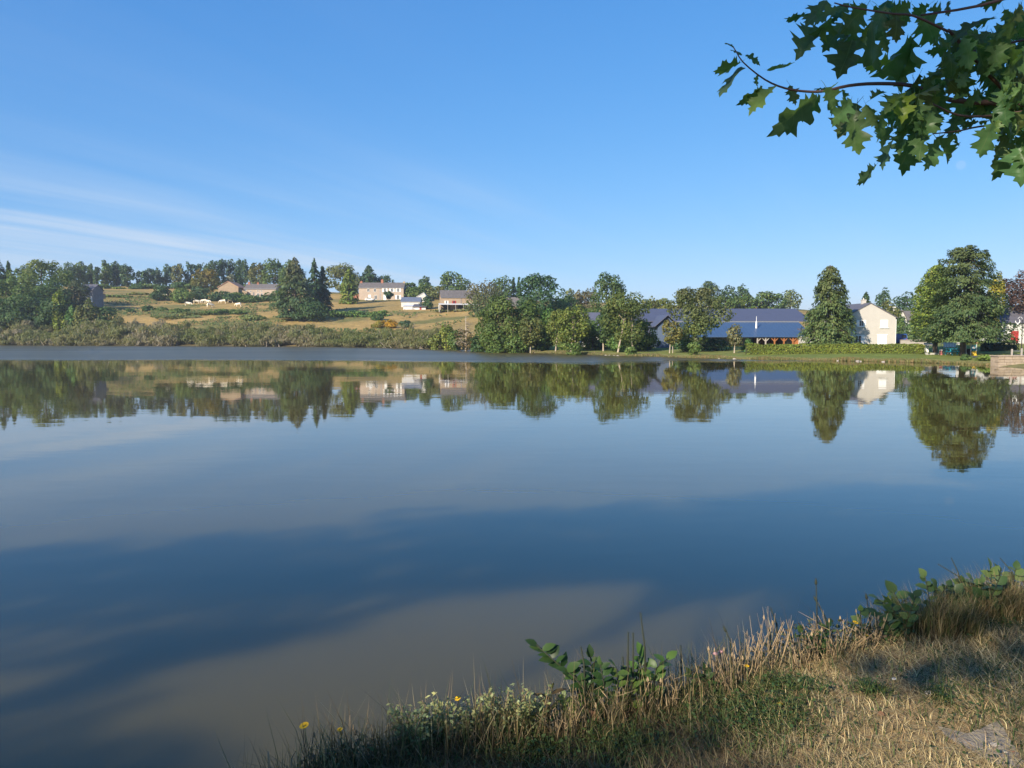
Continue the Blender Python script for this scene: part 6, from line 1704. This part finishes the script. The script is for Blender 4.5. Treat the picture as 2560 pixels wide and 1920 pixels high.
HAND = [(205, 325, 145, 292, .28, 'd'), (265, 380, 200, 322, .25, 'd'), (250, 435, 110, 525, .42, 'm'), (262, 468, 92, 648, .24, 't'), (285, 385, 392, 412, .25, 'd'), (372, 520, 345, 592, .8, 'm'), (437, 480, 615, 492, .34, 'm'),
        (398, 592, 288, 745, .22, 'b'), (498, 600, 296, 745, .34, 'b'), (590, 590, 640, 722, .75, 'o'), (762, 655, 567, 950, .36, 't'), (795, 660, 722, 830, .3, 'm'), (838, 605, 920, 780, .8, 'm'), (860, 620, 772, 588, .5, 'm'), (885, 610, 922, 562, .3, 'm'),
        (712, 100, 560, 142, .35, 'd'), (850, 10, 700, 165, .8, 'p'), (820, 200, 632, 385, .6, 't'), (960, 160, 820, 345, .9, 't'), (880, 120, 760, 250, .9, 'm'), (930, 60, 760, 110, .8, 'b'), (1010, 190, 900, 330, .8, 'm'), (1040, 250, 925, 520, .95, 'o'), (1060, 140, 990, 300, .8, 'm'), (1170, 150, 1085, 475, .7, 'm'), (1250, 200, 1255, 360, .6, 'p'), (1430, 250, 1215, 550, .85, 'm'),
        (1440, 270, 1305, 590, .45, 'm'), (1290, 425, 1158, 490, .7, 'l'), (1135, 190, 1078, 305, .55, 'l'), (1490, 90, 1650, 300, .85, 'd'), (1690, 10, 1682, 112, .5, 'o'), (1000, 20, 880, 110, .8, 'd'), (1120, 40, 960, 230, .9, 'd'), (1250, 40, 1160, 240, .9, 'd'),
        (1330, 90, 1350, 270, .8, 'o'), (1420, 20, 1330, 130, .8, 'm'), (1560, 30, 1440, 120, .7, 'm'), (1270, 0, 1200, 120, .8, 'd'), (1640, 90, 1560, 60, .5, 'm'),
        (955, 620, 985, 720, .5, 'm'), (1050, 760, 1008, 1040, .9, 'b'), (1060, 720, 925, 940, .9, 'o'), (1010, 690, 940, 830, .8, 'm'), (1120, 720, 1195, 880, .8, 'p'), (1150, 690, 1250, 620, .6, 'd'), (1235, 760, 1215, 980, .38, 'm'), (1350, 648, 1382, 835, 1, 'l'), (1350, 655, 1250, 770, .8, 'b'),
        (1310, 880, 1222, 1000, .6, 'm'), (1560, 760, 1530, 955, .85, 'b'), (1540, 720, 1640, 870, .8, 'm'), (1480, 680, 1450, 860, .8, 'b'), (1440, 930, 1412, 1165, .75, 'd'), (1620, 960, 1540, 1180, .7, 'm'), (1600, 950, 1722, 1112, .8, 'm'), (1310, 970, 1200, 1150, .32, 't'),
        (1192, 1140, 1105, 1282, .4, 't'), (1748, 930, 1742, 1020, .35, 'd'), (1390, 900, 1340, 1060, .7, 'd'), (1500, 900, 1480, 1110, .8, 'd'), (1930, 880, 1885, 985, .5, 'm'), (1945, 885, 1920, 1000, .3, 'd'), (1990, 850, 1932, 1080, .85, 'm'), (2080, 930, 2015, 1115, .8, 'o'),
        (2140, 1000, 2058, 1222, .6, 'm'), (2200, 1010, 2190, 1275, .9, 'd'), (1700, 420, 1545, 570, .7, 'm'), (1690, 330, 1560, 390, .35, 'd'), (1760, 260, 1610, 335, .3, 'd'), (1900, 160, 1700, 225, .6, 'o'), (1800, 270, 1830, 480, .85, 'm'), (1770, 420, 1790, 665, .85, 'b'),
        (2110, 330, 2170, 475, .9, 'l'), (2000, 260, 2050, 480, .9, 'm'), (1900, 300, 1960, 520, .8, 'd'), (1650, 480, 1500, 610, .7, 'm'), (1490, 510, 1420, 640, .75, 'o'), (2080, 60, 2160, 190, .7, 'p'), (2060, 0, 1940, 50, .6, 'd'), (2190, 30, 2130, 150, .8, 'o'),
        (2000, 110, 1870, 165, .35, 'd'), (1620, 640, 1680, 800, .8, 'd'), (1560, 560, 1480, 720, .8, 'd'), (1700, 560, 1790, 700, .9, 'o'), (1900, 620, 1820, 740, .8, 'm'), (1960, 690, 1990, 720, .6, 'b'), (1880, 640, 1960, 830, .9, 'd'), (1780, 780, 1660, 930, .8, 'd')]
for h in HAND: oak_leaf(*h, 2.5 + .35 * rng.random(), rng)
def gap(x, y):
    for cx_, cy_, rx, ry in [(1540, 400, 75, 150), (1190, 390, 75, 90), (1330, 310, 38, 60), (1430, 185, 45, 50), (1780, 80, 190, 85), (1690, 190, 65, 70), (1890, 590, 95, 75), (1690, 770, 75, 60), (1290, 930, 50, 60), (1620, 900, 45, 40), (1690, 1000, 120, 100), (1640, 480, 50, 50), (1850, 1050, 120, 150), (1130, 620, 140, 50), (2010, 180, 85, 35), (1120, 160, 35, 40)]:
        if ((x - cx_) / rx) ** 2 + ((y - cy_) / ry) ** 2 < 1: return True
    return False
REG = [(1300, 20), (1480, 60), (1680, 230), (1900, 150), (2230, 60), (2330, 300), (2330, 1150), (2180, 1100), (1960, 900), (1760, 880), (1640, 1000), (1400, 1020), (1260, 860), (1180, 760), (1380, 640), (1430, 560), (1480, 300), (1330, 250), (940, 130), (960, 20)]
def inreg(x, y): return bool(in_poly(np.array([x]), np.array([y]), REG)[0])
k = 0
while nleaf[0] < 292 and k < 6000:
    k += 1
    x, y = rng.uniform(900, 2420), rng.uniform(-40, 1180)
    if x < 2212 and not inreg(x, y): continue
    Lz = rng.uniform(95, 210); a = rng.normal(1.75, .65)
    tx, ty = x + math.cos(a) * Lz, y + math.sin(a) * Lz
    if any(gap(x + (tx - x) * u, y + (ty - y) * u) for u in (0, .25, .5, .75, 1)): continue
    if tx < 2150 and not inreg(tx, ty): continue
    oak_leaf(x, y, tx, ty, rng.uniform(.3, 1), rng.choice(list('ddddmmmoobt')), rng.uniform(2.55, 3.15), rng)
# deeper layers of the same foliage, too many to set one by one
Vb, Fb, off_ = [], [], 0
arr = [(np.array([v.co[:] for v in m_.vertices]), [tuple(p_.vertices) for p_ in m_.polygons]) for m_ in OAK]
k = 0; cnt = 0
while cnt < 90 and k < 8000:
    k += 1
    x, y = rng.uniform(1250, 2450), rng.uniform(-60, 1150)
    Lz = rng.uniform(90, 190); a = rng.normal(1.75, .7); tx, ty = x + math.cos(a) * Lz, y + math.sin(a) * Lz
    if (x < 2212 and not inreg(x, y)) or (tx < 2150 and not inreg(tx, ty)): continue
    if any(gap(x + (tx - x) * u, y + (ty - y) * u) for u in (0, .25, .5, .75, 1)): continue
    Y = rng.uniform(2.95, 3.5); b_, t_ = zp(x, y, Y), zp(tx, ty, Y + rng.uniform(-.06, .06))
    tn = (t_ - b_).normalized(); nr = Vector(rng.normal(0, .6, 3)) + Vector((0, -1, -.2)); nr = (nr - tn * nr.dot(tn)).normalized(); bb = tn.cross(nr)
    v_, f_ = arr[rng.integers(len(arr))]
    Vb.append(v_ @ np.array([bb, tn, nr]) * (t_ - b_).length + np.array(b_ - TRUNK)[None])
    Fb += [tuple(i + off_ for i in q) for q in f_]; off_ += len(v_); cnt += 1
me = bpy.data.meshes.new("inner_leaves"); me.from_pydata(np.concatenate(Vb).tolist(), [], Fb); me.materials.append(M_OAK); me.update()
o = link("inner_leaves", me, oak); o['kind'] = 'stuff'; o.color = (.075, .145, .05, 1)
# the rest of the crown, above and beside the view
V, Fq, nn_, lob, tone = crown_lobes(np.random.default_rng(410), 9.0, 5.0, 4.2, 30, lobes=12, leaf=.14, dens=.5)
V = V + np.array([[.9, -1.6, 0]])
link("crown", mesh_np("crown", V, [Fq], M_LEAF, leaf_cols(np.random.default_rng(411), nn_, (.04, .075, .025))), oak)['kind'] = 'stuff'

# ================================================================== TREES ALONG THE BANK BEHIND THE VIEWPOINT (their shade lies on bank and water)
BANK = "trees on the bank behind the viewpoint"
def bank_tree(x, y, H, W, base, seed, label, col=G_MID, lobes=20, dens=.8):
    z = gz(x, y); rng = np.random.default_rng(seed)
    root = thing("broadleaf_tree", (x, y, z), label, "tree", BANK)
    V, Fq, n_, lob, tone = crown_lobes(rng, H, W, base, 60, lobes=lobes, leaf=min(.30, W * .045), dens=1.2 if W > 3 else .6, depth=.4)
    trunk_mesh(rng, H * .85, .18 if W > 3 else .05, [Vector(q) for q in lob[2:8]], root, M_BARK)
    link("crown", mesh_np("crown", V, [Fq], M_LEAF, leaf_cols(rng, n_, col)), root)
SHADE_LINE = lambda x: -7.1 + .367 * (x + 7.5)
SHADE_TREES = [(x, SHADE_LINE(x), h, 7.6, b) for x, h, b in [(-34, 12.6, 11.1), (-28.4, 12.5, 11.0), (-22.8, 12.5, 11.2), (-17.2, 12.4, 10.9), (-11.6, 12.3, 10.3), (-3.6, 12.4, 8.5)]]
SHADE_TREES += [(-9.2, SHADE_LINE(-9.2) + .4, 10.8, 5.2, 7.9)]
SHADE_TREES += [(x, SHADE_LINE(x) - .6, h, w, b) for x, h, w, b in [(-27.5, 7.5, 7, 2.5), (-21.5, 7.7, 7, 2.5), (-15.4, 8.0, 7.2, 2.5), (-9.7, 6.5, 5.6, 2.5), (-5.3, 6.45, 2.6, 6.1)]]
for i, (x, y, H, W, b) in enumerate(SHADE_TREES):
    bank_tree(x, y, H, W, b, 420 + i, f"{ordn(i)} leafy tree on the bank behind the viewpoint, counted from the oak")
print("TRIS", sum(len(o.data.polygons) for o in S.objects if o.type == 'MESH'), "OBJ", len(S.objects))
